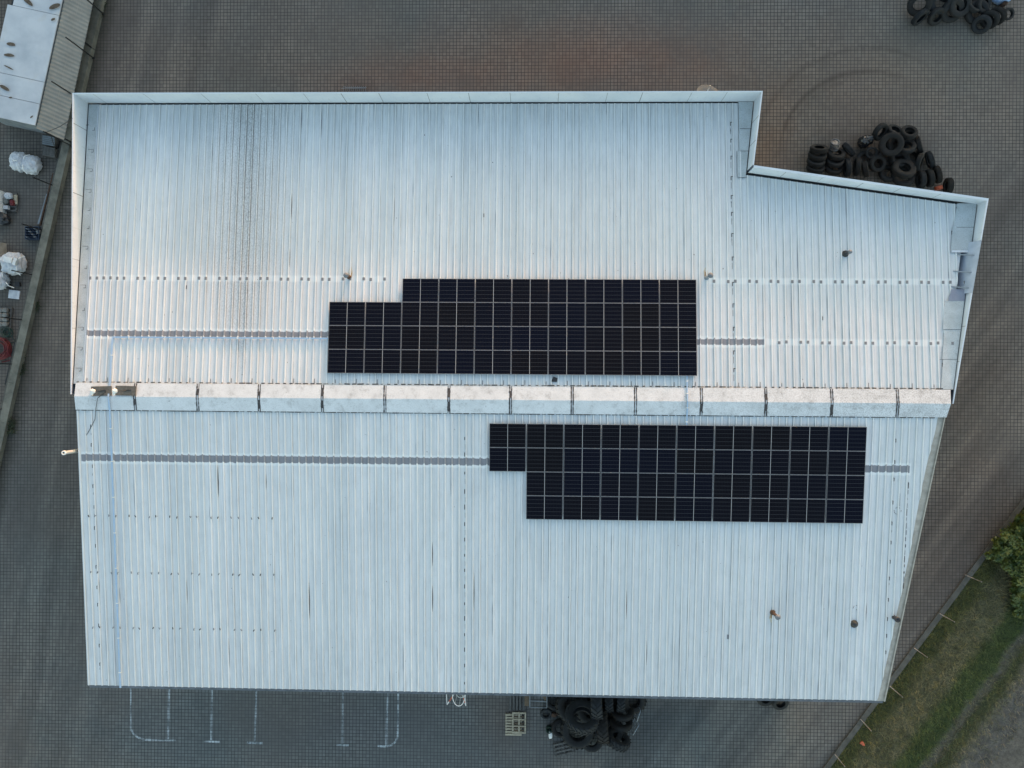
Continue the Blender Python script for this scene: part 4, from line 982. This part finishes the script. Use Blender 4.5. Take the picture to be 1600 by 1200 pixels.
G3 = 'tractor tyres heaped along the south wall'
def z3(x, y): return 820 + x / 7.273, 1060 + y / 7.273
for x, y, bz, kd, az, el, lb, mt in [
 (600, 590, .0, 'tractor', 75, 84, 'large lugged tractor tyre lying flat at the bottom of the heap', 'rubber'),
 (655, 440, .52, 'tractor', 90, 33, 'tractor tyre tilted with its open hole up on the left of the heap', 'rubber_g'),
 (885, 530, .0, 'tractor', 5, 6, 'tractor tyre standing upright in the middle of the heap', 'rubber_b'),
 (1095, 505, .0, 'big', 88, 14, 'wide dark tyre standing right of the upright tractor tyre, nearer one', 'rubber'),
 (1112, 385, .05, 'big', 92, 16, 'wide dark tyre standing right of the upright tractor tyre, nearer the eave', 'rubber'),
 (1055, 690, .0, 'tractor_small', 68, 14, 'greyish tractor tyre leaning at the lower right of the heap', 'rubber_g'),
 (815, 250, .5, 'tractor', 3, 5, 'chevron treaded tyre nearest the open hole under the eave', 'rubber_g'),
 (955, 220, .0, 'tractor_small', 2, 5, 'middle chevron treaded tyre under the eave', 'rubber_g'),
 (1092, 220, .0, 'tractor_small', -2, 5, 'rightmost chevron treaded tyre under the eave', 'rubber_g'),
 (540, 300, .0, 'tractor', 30, 80, 'flat tractor tyre half hidden by the eave at the left of the heap', 'rubber'),
 (1230, 250, .0, 'tractor_small', 0, 78, 'flat tyre in shade at the right end of the heap by the eave', 'rubber'),
 (760, 700, .0, 'big', 80, 78, 'flat wide tyre between the two lowest tractor tyres', 'rubber'),
 (980, 600, .0, 'tractor_small', 70, 80, 'flat lugged tyre under the standing tyres at the right of the heap', 'rubber'),
 (760, 330, .0, 'tractor', 20, 82, 'flat tractor tyre buried behind the chevron treads', 'rubber'),
 (400, 560, .0, 'truck', 30, 70, 'smaller tyre poking out at the left foot of the heap', 'rubber_b'),
 (330, 250, .0, 'truck', 70, 80, 'smaller tyre lying by the eave left of the tractor tyres', 'rubber'),
 (242, 398, .0, 'car', -60, 78, 'little car tyre lying beside the metal trestle', 'rubber_g')]: tyre(*z3(x, y), bz, kd, az, el, lb, G3, mt)
tyre(1219, 1098, 0, 'wide', -80, 66, 'black tyre lying alone under the south eave, larger visible one', 'lone tyres under the south eave')
tyre(1196, 1091, 0, 'truck', -80, 70, 'black tyre mostly hidden under the south eave, left of the larger one', 'lone tyres under the south eave')

# small clutter round the tractor tyres
def frame_rect(b, pts, r=.02):
    b.tube(pts + [pts[0]], r, 6)
for i, (cx, cy, rot, lb) in enumerate(((1275, 390, 1.25, 'thin pale metal frame right of the tractor tyres, upper one'), (1245, 545, 1.05, 'thin pale metal frame right of the tractor tyres, lower one'))):
    p = P(*z3(cx, cy), .5); b = MB(); u_ = Vector((math.cos(rot), math.sin(rot), 0)) * .34; v_ = Vector((.05, -.03, .42)); c0 = Vector((p.x, p.y, .46))
    frame_rect(b, [c0 - u_ - v_, c0 + u_ - v_, c0 + u_ + v_, c0 - u_ + v_], .022); b.bar(c0 - v_, c0 + v_, .03, .03); b.build('metal_frame', M['galv'], label=lb, cat='metal frame', group='metal frames by the tractor tyres')
root = empty('jerrycan', P(*z3(292, 640)), 'white plastic jug with a green cap on the paving left of the tyres', 'jug'); p = P(*z3(292, 640), .2)
b = MB(); b.blob((p.x, p.y, .16), (.22, .42, .32), 4, .04, 2, 3, 20, 12); o = b.build('body', M['white'], root); p2 = P(*z3(288, 545), .2); b = MB(); b.lathe([(.001, .3), (.05, .3), (.06, .2), (.06, .12)], 12, 0, Matrix.Translation((p.x - .02, p.y + .24, 0))); b.build('screw_cap', M['green'], root)
b = MB(); p = P(*z3(275, 560)); b.lathe([(.001, .03), (.15, .03), (.17, .36), (.185, .36), (.18, 0), (.001, 0)], 18, 0, Matrix.Translation((p.x, p.y, 0))); b.tube([(p.x - .18, p.y, .34), (p.x, p.y, .5), (p.x + .18, p.y, .34)], .01, 6); b.build('bucket', M['green'], label='dark green bucket just above the white jug', cat='bucket')
for i, (cx, cy, s_, lb) in enumerate(((330, 400, .26, 'rusty lump of scrap iron left of the open tractor tyre, left one'), (400, 380, .30, 'rusty lump of scrap iron left of the open tractor tyre, right one'))):
    p = P(*z3(cx, cy)); b = MB(); b.blob((p.x, p.y, s_ * .5), (s_ * 1.3, s_, s_), 3, .25, 2.5, 9 + i, 16, 10); b.bar((p.x - .2, p.y, .1), (p.x + .25, p.y + .1, .2), .05, .05); b.build('scrap_iron', M['rust'], label=lb, cat='scrap iron', group='scrap iron by the tractor tyres')

def pallet(cx, cy, z, rz, L_, W_, mat, name, label, group=None, flip=False, n=5):
    root = empty(name, (cx, cy, z), label, 'pallet', group); root.rotation_euler.z = rz
    zt_ = .125 if not flip else .011
    for k in range(n):
        b = MB(); b.box((0, -W_ / 2 + .05 + (W_ - .1) * k / (n - 1), zt_), (L_, .10, .02)); b.build('slat', mat, root, loc=(0, 0, 0))
    for k in range(3):
        b = MB(); x = (-.45 + .45 * k) * L_
        b.box((x, 0, .065), (.09, W_, .085)); b.build('bearer', mat, root, loc=(0, 0, 0))
    for yy in ((-W_ / 2 + .05, 0, W_ / 2 - .05) if flip else (-W_ / 2 + .05, W_ / 2 - .05)):
        b = MB(); b.box((0, yy, .119 if flip else .011), (L_, .10, .02)); b.build('slat', mat, root, loc=(0, 0, 0))
    return root
p = P(*z3(440, 790)); pallet(p.x, p.y, 0, .25, 1.1, .75, M['woodg'], 'pallet', 'dark broken pallet lying below the tractor tyres', n=4)
GP = 'pallets stacked south of the wall'
p = P(803, 1131); pallet(p.x - .02, p.y, 0, math.pi / 2 * 0, .95, 1.25, M['wood'], 'pallet', 'pale pallet underneath, its slats showing left of the upper one', GP, n=8)
p = P(811, 1130, .3); 
for k in range(1): pass
b = MB(); root = empty('pallet', (p.x, p.y, .145), 'clean pale pallet lying upside down on top with six open bays', 'pallet', GP)
for xx in (-.36, 0, .36): b = MB(); b.box((xx, 0, .06), (.085, 1.22, .10)); b.build('bearer', M['wood'], root, loc=(0, 0, 0))
for yy in (-.57, -.19, .19, .57): b = MB(); b.box((0, yy, .122), (.80, .085 if abs(yy) > .3 else .06, .022)); b.build('slat', M['wood'], root, loc=(0, 0, 0))
for k in range(6): b = MB(); b.box((0, -.5 + k * .2, .0), (.76, .06, .018)); b.build('slat', M['woodb'], root, loc=(0, 0, 0))
# beams, board, trestle by the eave
for k in range(5):
    x = 797.5 + k * 5.2; a = P(x, 1050, .3); c_ = P(x - .3, 1112, .3)
    b = MB(); b.bar((a.x, a.y, .1), (c_.x, c_.y + random.uniform(-.02, .02), .1), .135, .16); b.bar((a.x + .015, a.y, .189), (c_.x + .015, c_.y + .05, .189), .09, .018)
    b.build('timber_beam', M['woodg'], label='weathered grey beam on the ground, %s from the left of five beside the pallets' % NTH[k], cat='beam', group='grey beams beside the pallets')
b = MB(); a = P(823, 1060, .5); c_ = P(823, 1102, .5); b.bar((a.x, a.y, .3), (c_.x, c_.y, .3), .2, .6); b.bar((a.x, a.y, .61), (c_.x, c_.y + .03, .61), .24, .03); b.build('wooden_box', M['woodb'], label='narrow brown wooden box between the beams and the metal trestle', cat='box')
tr = empty('trestle', P(841, 1095), 'pale tubular metal trestle right of the brown box under the eave', 'trestle')
zt2 = .8; A_, B_, C_, D_ = P(828, 1070, zt2), P(854.5, 1070, zt2), P(854.5, 1106, zt2), P(828, 1105, zt2); b = MB(); b.tube([A_, B_, C_, D_, A_], .022, 6)
E_, F_ = P(828, 1095, zt2), P(854.5, 1096.5, zt2); b.tube([E_, F_], .022, 6); b.build('top_frame', M['galv'], tr)
for q in (A_, B_, C_, D_): b = MB(); b.tube([q, (q.x, q.y, 0)], .02, 6); b.build('leg', M['galv'], tr)
b = MB(); b.bar(P(843, 1076, .87), P(852, 1094, .87), .09, .03); b.bar(P(852, 1094, .872), P(853.5, 1076, .872), .05, .03); b.build('plank_offcut', M['woodb'], label='brown plank offcut lying askew on the metal trestle', cat='plank')
# caged ladder at the south eave
ld = empty('roof_ladder', P(716, 1090, 6.9), 'white caged access ladder with orange brackets at the south eave', 'ladder')
lx = P(717, 1090, 6.95).x; ly = SEc.y - .12
b = MB()
for s_ in (-.22, .22): b.tube([(lx + s_, ly, 2.2), (lx + s_, ly, 7.0)], .022, 8)
b.build('stile', M['white'], ld)
b = MB()
for k in range(17): b.tube([(lx - .22, ly, 2.35 + k * .28), (lx + .22, ly, 2.35 + k * .28)], .014, 6)
b.build('rungs', M['galv'], ld)
for k in range(5):
    z = 7.0 - k * .95; b = MB(); b.tube([(lx + .32 * math.cos(a), ly - .02 - .58 * math.sin(a), z) for a in [math.pi * i / 14 for i in range(15)]], .018, 6); b.build('cage_hoop', M['white'], ld)
for k in range(5):
    a = math.pi * (k + .5) / 5; b = MB(); x, y = lx + .33 * math.cos(a), ly - .02 - .60 * math.sin(a); b.bar((x, y, 3.1), (x, y, 7.02), .03, .012); b.build('cage_bar', M['white'], ld)
for sx_, (a, m_, e) in ((-1, ((697.5, 1082), (698.5, 1101), (709.5, 1084.5))), (1, ((726, 1083), (728, 1103), (723, 1086)))):
    q0, q1, q2 = P(*a, 6.9), P(*m_, 6.9), P(*e, 6.9); b = MB(); b.tube([q0, q1], .02, 6); b.tube([q1, lerp(q1, q2, .3)], .024, 6); b.build('bracket', M['white'], ld)
    b = MB(); b.tube([lerp(q1, q2, .3), lerp(q1, q2, .75)], .028, 6); b.build('warning_sleeve', M['orange'], ld)
    b = MB(); b.tube([lerp(q1, q2, .75), q2], .024, 6); b.build('bracket', M['white'], ld)

# ------------------------------------------------------------------ neighbour's yard
def zwall(px, py): return P(px, py, .2)
# fence posts on the wall side
GF = 'black fence posts along the boundary wall'
posts = [(147, 9), (131.7, 79.8), (110.4, 146), (98, 221), (84.4, 290.6), (67.7, 360.4), (53, 430), (37, 500), (21, 569), (5, 639)]
PN = ['beside the top end of the corrugated canopy', 'against the middle of the corrugated canopy', 'against the lower canopy, above the building corner', 'at the bottom corner of the corrugated canopy', 'below the double white sack', 'beside the blue bottle crate',
      'in front of the sack holding white blocks', 'beside the pallet of grey blocks', 'just below the red hose coil', 'at the left photo edge, lowest of the row']
for (px, py), lb in zip(posts, PN):
    hi = 'canopy' in lb; tp = 2.75 if hi else 2.0
    p = P(px, py, 1.08 if hi else .16); b = MB(); b.box((p.x, p.y, tp / 2 + .05), (.055, .055, tp - .1)); b.box((p.x, p.y, tp + .006), (.07, .07, .012)); b.box((p.x, p.y, .17), (.14, .14, .03))
    b.build('fence_post', M['postb'], label='thin black fence post ' + lb, cat='fence post', group=GF)
GR = 'pale fence posts along the field kerb'
rp = [(1553, 842.5), (1509, 898.6), (1467, 958), (1427.4, 1012), (1388.9, 1070.9), (1344, 1123), (1303.8, 1178)]
RN = ['standing in the bushes', 'just below the bushes', 'opposite the black flue at the roof edge', 'midway between the bushes and the roof corner', 'nearest the south-east roof corner', 'above the orange litter on the verge', 'at the bottom photo edge']
for (px, py), lb in zip(rp, RN):
    p = P(px, py); b = MB(); b.tube([(p.x, p.y, -.05), (p.x + random.uniform(-.05, .05), p.y + random.uniform(-.05, .05), 1.5)], .026, 8); b.lathe([(.05, -.02), (.045, .08), (.026, .09)], 8, 0, Matrix.Translation((p.x, p.y, 0)))
    b.build('fence_post', M['posts'], label='pale slim fence post ' + lb, cat='fence post', group=GR)
# shed
SH = empty('storage_shed', P(54, 196, 0), 'long low shed with stained white roof and grey corrugated canopy', 'shed')
zs = 1.95
q1, q2 = P(92, 24, zs), P(54.5, 196, zs); sdv = (q1 - q2).normalized(); sdu = Vector((-sdv.y, sdv.x, 0))     # u points west
def S(u_, v_, z): r_ = q2 + sdu * u_ + sdv * v_; return Vector((r_.x, r_.y, z))
vs_ = [0, (P(60, 162, zs) - q2).length, (P(67, 128, zs) - q2).length, (q1 - q2).length, 11.5]
wdt = [3.3, 3.3, 3.0, 2.85, 2.6]
for i in range(4):
    b = MB(); g = .012; nU, nV = 10, 8; vs = []
    for k in (0, 1):
        pass
    va, vb = vs_[i] + g, vs_[i + 1] - g; wd_ = wdt[i] if i < 3 else 2.7
    for iu in range(nU + 1):
        for iv in range(nV + 1):
            u_ = wd_ * iu / nU; v_ = va + (vb - va) * iv / nV; q = S(u_, v_, zs); h = .05 * mnoise.noise(Vector((q.x * .8, q.y * .8, 1))) * (1 if 0 < iu < nU and 0 < iv < nV else 0)
            vs.append((q.x, q.y, zs + .05 * u_ / wd_ + h))
    b.add(vs, [(iu * (nV + 1) + iv, iu * (nV + 1) + iv + 1, (iu + 1) * (nV + 1) + iv + 1, (iu + 1) * (nV + 1) + iv) for iu in range(nU) for iv in range(nV)], 0, True)
    vsk = []
    for (u0_, v0_), (u1_, v1_) in (((0, va), (wd_, va)), ((wd_, va), (wd_, vb)), ((wd_, vb), (0, vb)), ((0, vb), (0, va))):
        a, c_ = S(u0_, v0_, zs + .05 * u0_ / wd_), S(u1_, v1_, zs + .05 * u1_ / wd_); b.quad(a, c_, c_ - Vector((0, 0, .06)), a - Vector((0, 0, .06)))
    rs = b.build('roof_panel', M['shedwhite'], SH)
def rot_patch(px, py, L_, W_, a_):
    b = MB(); p = P(px, py, zs + .06); pts = []
    for k in range(14):
        t_ = 2 * math.pi * k / 14; x, y = math.cos(t_) * L_ / 2, math.sin(t_) * W_ / 2 * (1 if math.sin(t_) > 0 else .55); x *= 1 + random.uniform(-.12, .12)
        pts.append((p.x + x * math.cos(a_) - y * math.sin(a_), p.y + x * math.sin(a_) + y * math.cos(a_), zs + .085))
    b.add(pts, [tuple(range(14))]); b.build('rot_patch', M['stain'], SH)
for a in ((17.5, 70, .52, .26, -.15), (14.5, 87, .58, .24, -.1), (14, 106, .62, .10, -.45), (7, 138, .66, .26, -.5), (43, 3, .75, .3, -.7), (86, 11, .68, .34, .35), (83.5, 31, .26, .18, .4), (50, 183, .22, .12, .7), (17, 153, .2, .12, 0)): rot_patch(*a)
b = MB()
for (u0_, v0_), (u1_, v1_) in (((.05, .05), (3.2, .05)), ((3.2, .05), (2.6, 11.4)), ((2.6, 11.4), (.05, 11.4)), ((.05, 11.4), (.05, .05))):
    a, c_ = S(u0_, v0_, zs - .04), S(u1_, v1_, zs - .04); b.quad(a, c_, Vector((c_.x, c_.y, -.01)), Vector((a.x, a.y, -.01)))
b.build('wall', M['shedwall'], SH)
# corrugated canopy sloping down to the boundary wall
zc0, zc1 = 1.80, 1.02; wC = 1.75; b = MB(); n_ = 250; vs = []
o1, o2 = P(100, 219, zc1), P(146.5, 0, zc1); ov = (o2 - o1).normalized(); Lc = 11.6
def CN(t_, v_):
    a = S(-.02, v_ - .12, zc0); c_ = o1 + ov * v_; r_ = lerp(a, c_, t_); return r_
for i in range(n_ + 1):
    v_ = Lc * i / n_; h = .020 * math.cos(i * math.pi / 2.5 * 1.0)
    for t_ in (0, .5, .503, 1): 
        r_ = CN(t_, v_); vs.append((r_.x, r_.y, r_.z + h + (.012 if t_ < .502 else 0)))
b.add(vs, [(4 * i + k, 4 * i + k + 1, 4 * (i + 1) + k + 1, 4 * (i + 1) + k) for i in range(n_) for k in range(3)], 0)
b.build('canopy_roof', M['shedgrey'], SH)
b = MB()
for v_ in (.1, 2.9, 5.8, 8.7, 11.4):
    r_ = CN(.96, v_); b.box((r_.x, r_.y, (zc1 - .05) / 2), (.07, .07, zc1 - .05))
b.bar(CN(.96, 0) - Vector((0, 0, .06)), CN(.96, Lc) - Vector((0, 0, .06)), .06, .06); b.build('canopy_post', M['postb'], SH)
b = MB(); b.bar(P(71, 206, 1.6), P(98, 220, 1.35), .05, .05); b.bar(P(80, 213, 1.5), P(91, 249, .3), .03, .03); b.build('brace', M['postb'], SH)

def bigbag(parts, label, extra=None):
    p = P(parts[0][0], parts[0][1], .5); root = empty('bulk_bag', (p.x, p.y, 0), label, 'bulk bag', 'white bulk bags in the neighbouring yard')
    for i, (px, py, sx_, sy_, sz_, sd_) in enumerate(parts):
        p = P(px, py, sz_ * .5); b = MB(); b.blob((p.x, p.y, sz_ / 2), (sx_, sy_, sz_), 2.7, .16, 2.2, sd_, 56, 34, 0, .13); b.build('sack', M['bag'], root)
    b = MB(); p = P(parts[0][0], parts[0][1], parts[0][4])
    for k in range(3):
        a = k * 2.1 + parts[0][5]; x, y = p.x + .25 * math.cos(a), p.y + .25 * math.sin(a); z = parts[0][4] * .97; b.tube([(x, y, z - .15), (x + .12, y + .05, z + .05), (x + .25 * math.cos(a), y + .25 * math.sin(a), z - .04), (x + .4 * math.cos(a), y + .4 * math.sin(a), z - .3)], .025, 6)
    b.build('lifting_loop', M['white'], root); return root
bigbag([(30, 253, .95, 1.15, .95, 3), (49, 258, 1.05, 1.1, .85, 8)], 'double white sack lying below the white roofed shed')
bigbag([(21, 412, 1.35, 1.35, .9, 5)], 'wide white sack holding white foam blocks')
bigbag([(1, 439, .85, 1.05, .9, 12)], 'white sack cut by the left photo edge')
for i, (px, py, lx_, ly_, rz, lb) in enumerate(((13, 406, .5, .30, -.25, 'larger white foam block lying in the wide sack'), (24, 409, .18, .40, -.35, 'narrow white foam block standing in the wide sack'))):
    p = P(px, py, .95); b = MB(); b.box((p.x, p.y, .93), (lx_, ly_, .2), rz); b.box((p.x, p.y, 1.04), (lx_ * .9, ly_ * .25, .03), rz); b.build('foam_block', M['white'], label=lb, cat='foam block', group='foam blocks in the sack')
b = MB(); p = P(21, 460, .1); b.box((p.x, p.y, .03), (.66, .5, .06), -.12); b.box((p.x - .08, p.y + .03, .068), (.42, .3, .014), -.05); b.build('white_board', M['bag'], label='flat pale board lying on the paving below the sacks', cat='board')
p = P(13, 447); b = MB(); b.lathe([(.001, .03), (.19, .03), (.21, .4), (.225, .4), (.215, 0)], 18, 0, Matrix.Translation((p.x, p.y, 0))); b.build('bucket', M['blackpl'], label='black bucket between the edge sack and the pale board', cat='bucket')
p = P(30.5, 445); b = MB(); b.box((p.x, p.y, .09), (.22, .22, .18), .1); b.box((p.x, p.y, .19), (.26, .26, .02), .1); b.build('drain_box', M['blackpl'], label='small dark square box right of the black bucket', cat='box')
# pallet of blocks
p = P(3, 496, .1); pr = pallet(p.x, p.y, 0, -.05, 1.2, 1.25, M['woodg'], 'pallet', 'grey pallet carrying stone blocks above the red hose')
k = 0
for ix in range(2):
    for iy in range(4):
        b = MB(); q = P(1 + ix * 7.5, 485 + iy * 7.2, .25); b.blob((q.x, q.y, .135 + .11), (.30, .25, .22), 5, .07, 2, 20 + k, 16, 10); k += 1
        b.build('stone_block', M['stone'], label='grey stone block on the pallet, %s column, %s from the top' % (('left', 'right')[ix], NTH[iy]), cat='stone block', group='stone blocks on the pallet')
# hoses
def coil(px, py, r0_, r1_, turns, tr_, mat, label):
    p = P(px, py, .1); pts = []
    for k in range(int(turns * 26)):
        t_ = k / (turns * 26); a = 2 * math.pi * k / 26; r_ = r0_ + (r1_ - r0_) * (.5 + .5 * math.sin(t_ * 9)) + random.uniform(-.008, .008)
        pts.append((p.x + r_ * math.cos(a), p.y + r_ * math.sin(a), .05 + .055 * (k // 26)))
    pts += [(pts[-1][0] + .2, pts[-1][1] - .5, .04), (pts[-1][0] - .5, pts[-1][1] - .66, .04)]
    b = MB(); b.tube(pts, tr_, 8); b.build('hose_coil', M[mat], label=label, cat='hose')
coil(1, 545, .34, .64, 7, .036, 'red', 'coil of red hose on the left photo edge')
coil(12, 519, .12, .30, 5, .024, 'green', 'dark green hose coil between stone pallet and red hose')
b = MB(); a, c_ = P(24.5, 536, .1), P(9, 601, .1); b.bar((a.x, a.y, .08), (c_.x, c_.y, .08), .10, .14); b.bar((a.x, a.y, .16), (c_.x, c_.y, .16), .05, .02); b.build('steel_beam', M['postb'], label='long black beam lying along the wall beside the red hose', cat='beam')
b = MB(); a, c_ = P(84, 271, .1), P(63, 352, .1); b.bar((a.x, a.y, .08), (c_.x, c_.y, .08), .10, .14); b.bar((a.x, a.y, .16), (c_.x, c_.y, .16), .05, .02); b.build('steel_beam', M['rust'], label='long dark reddish beam lying along the wall below the double sack', cat='beam')
b = MB(); a, c_ = P(74, 303, .1), P(60, 350, .1); b.bar((a.x, a.y, .03), (c_.x, c_.y, .03), .2, .05); b.bar((a.x, a.y, .06), (c_.x, c_.y, .06), .12, .012); b.build('plank', M['shedwall'], label='blue-grey plank flat beside the reddish beam', cat='plank')
# bottle crate
p = P(50.5, 364, .3); root = empty('bottle_crate', (p.x, p.y, 0), 'dark blue crate full of bottles beside a fence post', 'crate'); b = MB()
for s_ in ((0, -.36, .9, .03), (0, .36, .9, .03)): b.box((p.x, p.y + s_[1], .18), (.84, .03, .34), -.0)
for s_ in (-.405, .405): b.box((p.x + s_, p.y, .18), (.03, .69, .34))
b.box((p.x, p.y, .02), (.78, .69, .03)); b.build('crate', M['navy'], root)
for ix in range(5):
    for iy in range(4):
        b = MB(); q = (p.x - .31 + ix * .155, p.y - .25 + iy * .165); b.lathe([(.06, .04), (.06, .26), (.025, .34), (.025, .40), (.001, .40)], 10, 0, Matrix.Translation((q[0], q[1], 0)))
        b.build('bottle', M['navy'] if (ix + iy) % 3 else M['galv'], label='bottle with dark or pale cap in the blue crate', cat='bottle', group='bottles in the blue crate')
p = P(61.5, 363, .2); b = MB(); b.box((p.x, p.y, .14), (.2, .2, .28), -.1); b.box((p.x, p.y, .29), (.22, .22, .02), -.1); b.build('small_carton', M['stone'], label='small pale carton tucked between crate and wall', cat='carton')
# cluttered pallet
p = P(14, 316, .1); pallet(p.x, p.y, 0, -.02, .95, 1.1, M['woodg'], 'pallet', 'dark pallet piled with odds and ends at the left edge')
def item(px, py, sz, mat, rz, name, label, cat):
    q = P(px, py, .3); b = MB(); b.box((q.x, q.y, .136 + sz[2] / 2), sz, rz); b.box((q.x, q.y, .136 + sz[2] + .008), (sz[0] * .8, sz[1] * .3, .016), rz); b.build(name, mat, label=label, cat=cat)
item(18.5, 316.5, (.20, .30, .2), M['red'], .1, 'fuel_can', 'red can on the cluttered pallet', 'can')
item(9.5, 324, (.26, .2, .22), M['bag'], 0, 'carton', 'white carton on the near side of the cluttered pallet', 'carton')
item(22, 311, (.2, .55, .06), M['wood'], .05, 'board', 'tan board on the right of the cluttered pallet', 'board')
q = P(13, 306, .35); b = MB(); b.blob((q.x, q.y, .33), (.42, .36, .38), 2.6, .2, 2, 31, 20, 12); b.build('plastic_bag', M['bag'], label='pale plastic bag on the far side of the cluttered pallet', cat='bag')
q = P(7, 313, .35); b = MB(); b.blob((q.x, q.y, .25), (.36, .4, .24), 2.6, .2, 2, 37, 20, 12); b.build('cloth_bundle', M['stone'], label='grey cloth bundle on the left of the cluttered pallet', cat='bundle')
p = P(-1, 315, .4); b = MB(); b.box((p.x, p.y, .35), (.32, 1.25, .7)); b.box((p.x, p.y, .71), (.26, 1.18, .03)); b.build('white_cabinet', M['white'], label='white cabinet on the photo edge left of the cluttered pallet', cat='cabinet')
p = P(-1, 392, .4); b = MB(); b.box((p.x, p.y, .3), (.3, 1.0, .6)); b.box((p.x, p.y, .61), (.24, .94, .03)); b.build('tan_cabinet', M['beige'], label='tan box on the photo edge above the foam sack', cat='box')
p = P(2, 344, .3); b = MB()
b.blob((p.x, p.y + .05, .3), (1.05, .75, .6), 2.2, .3, 1.8, 41, 30, 18, 0, .1); b.build('tarp_heap', M['blackpl'], label='black tarp heap at the left edge below the cluttered pallet', cat='tarp')
# crates by the shed corner
for i, (px, py, z0, lb) in enumerate(((78, 238, 0, 'grey slatted crate between the double sack and the wall'), (78, 221, 0, 'grey slatted crate against the shed canopy corner'))):
    p = P(px, py, .3); root = empty('slatted_crate', (p.x, p.y, 0), lb, 'crate', 'slatted crates by the shed'); b = MB()
    for k in range(5): b.box((p.x, p.y - .22 + k * .11, .42), (.75, .085, .02), -.18)
    b.build('lid', M['woodg'] if i == 0 else M['shedwall'], root); b = MB(); b.box((p.x, p.y, .20), (.73, .52, .40), -.18); b.build('body', M['woodg'], root)
# weeds along the wall
for i, (px, py, sz, lb) in enumerate(((56, 478, .34, 'dark weed tuft against the wall opposite the stone pallet'), (36, 553, .28, 'dark weed tuft against the wall opposite the red hose'), (33, 577, .40, 'largest weed tuft against the wall below the red hose'), (17, 667, .55, 'bushy weed tuft at the lower end of the wall'), (161, 8, .3, 'weed tuft at the top end of the wall by the canopy'), (158, 22, .25, 'smaller weed tuft below the top one by the canopy'))):
    p = P(px, py); b = MB()
    for k in range(90):
        a = random.uniform(0, 6.28); l_ = random.uniform(.3, 1) * sz; h_ = random.uniform(.05, .5) * sz; o_ = Vector((random.gauss(0, sz * .25), random.gauss(0, sz * .3), 0)); d = Vector((math.cos(a), math.sin(a), 0)); n_ = Vector((-d.y, d.x, 0)) * .018
        c0 = Vector((p.x, p.y, 0)) + o_; b.add([c0 - n_, c0 + n_, c0 + d * l_ * .6 + n_ * 1.3 + Vector((0, 0, h_)), c0 + d * l_ * .6 - n_ * 1.3 + Vector((0, 0, h_)), c0 + d * l_ + Vector((0, 0, h_ * .8))], [(0, 1, 2, 3), (3, 2, 4)])
    b.build('weed_tuft', M['weed'], label=lb, cat='weed', group='weeds along the boundary wall')
# bushes on the verge
def bush(px, py, R_, H_, label, seed):
    rn = random.Random(seed); p = P(px, py); root = empty('bush', (p.x, p.y, 0), label, 'bush', 'bushes by the field kerb'); b = MB(); tips = []
    for k in range(26):
        a = rn.uniform(0, 6.28); q = Vector((p.x + math.cos(a) * R_ * rn.uniform(.3, .95), p.y + math.sin(a) * R_ * rn.uniform(.3, .95), H_ * rn.uniform(.45, 1)))
        m_ = lerp(Vector((p.x, p.y, 0)), q, .5) + Vector((rn.uniform(-.15, .15), rn.uniform(-.15, .15), .15)); b.tube([(p.x, p.y, -.05), m_, q], .045, 6, r1=.012); tips += [q, m_, lerp(m_, q, .6)]
    b.build('stem', M['bark'], root); b = MB()
    for tp in tips:
        cr = rn.uniform(.14, .32) * R_
        for k in range(75):
            v = Vector((rn.gauss(0, 1), rn.gauss(0, 1), rn.gauss(0, .8))); v.normalize(); c0 = tp + v * cr * rn.random() ** .4
            if c0.z < .05: continue
            ax = Vector((rn.uniform(-1, 1), rn.uniform(-1, 1), rn.uniform(-.3, .5))).normalized(); sd_ = ax.cross(Vector((rn.uniform(-.5, .5), rn.uniform(-.5, .5), 1))).normalized(); l_ = rn.uniform(.05, .12)
            b.add([c0 - ax * l_, c0 + sd_ * l_ * .55, c0 + ax * l_, c0 - sd_ * l_ * .55], [(0, 1, 2, 3)])
    b.build('foliage', M['leaf'], root)
bush(1578, 830, 1.25, 1.9, 'tall green bush at the right photo edge, upper of the group', 1)
bush(1562, 862, 1.05, 1.3, 'green bush nearest the kerb in the middle of the group', 2)
bush(1588, 880, 1.25, 1.5, 'yellowish green bush at the right edge below the middle one', 5)
bush(1592, 922, .9, .9, 'low green bush at the bottom of the group, over the dry grass', 7)
bush(1600, 950, .9, .7, 'lowest green bush of the group, sprawling on the verge', 11)
bush(1622, 800, 1.5, 2.2, 'green bush running out of the photo on the right', 9)
b = MB(); p = P(1346, 1161); 
for k, (dx_, dy_, s_) in enumerate(((0, .03, .13), (.08, -.06, .10), (-.06, .02, .08))): b.blob((p.x + dx_, p.y + dy_, .07), (s_ * 1.6, s_ * 1.3, .10), 2.4, .4, 3, 50 + k, 12, 8)
b.build('litter', M['orange'], label='crumpled orange litter lying on the grass verge', cat='litter')
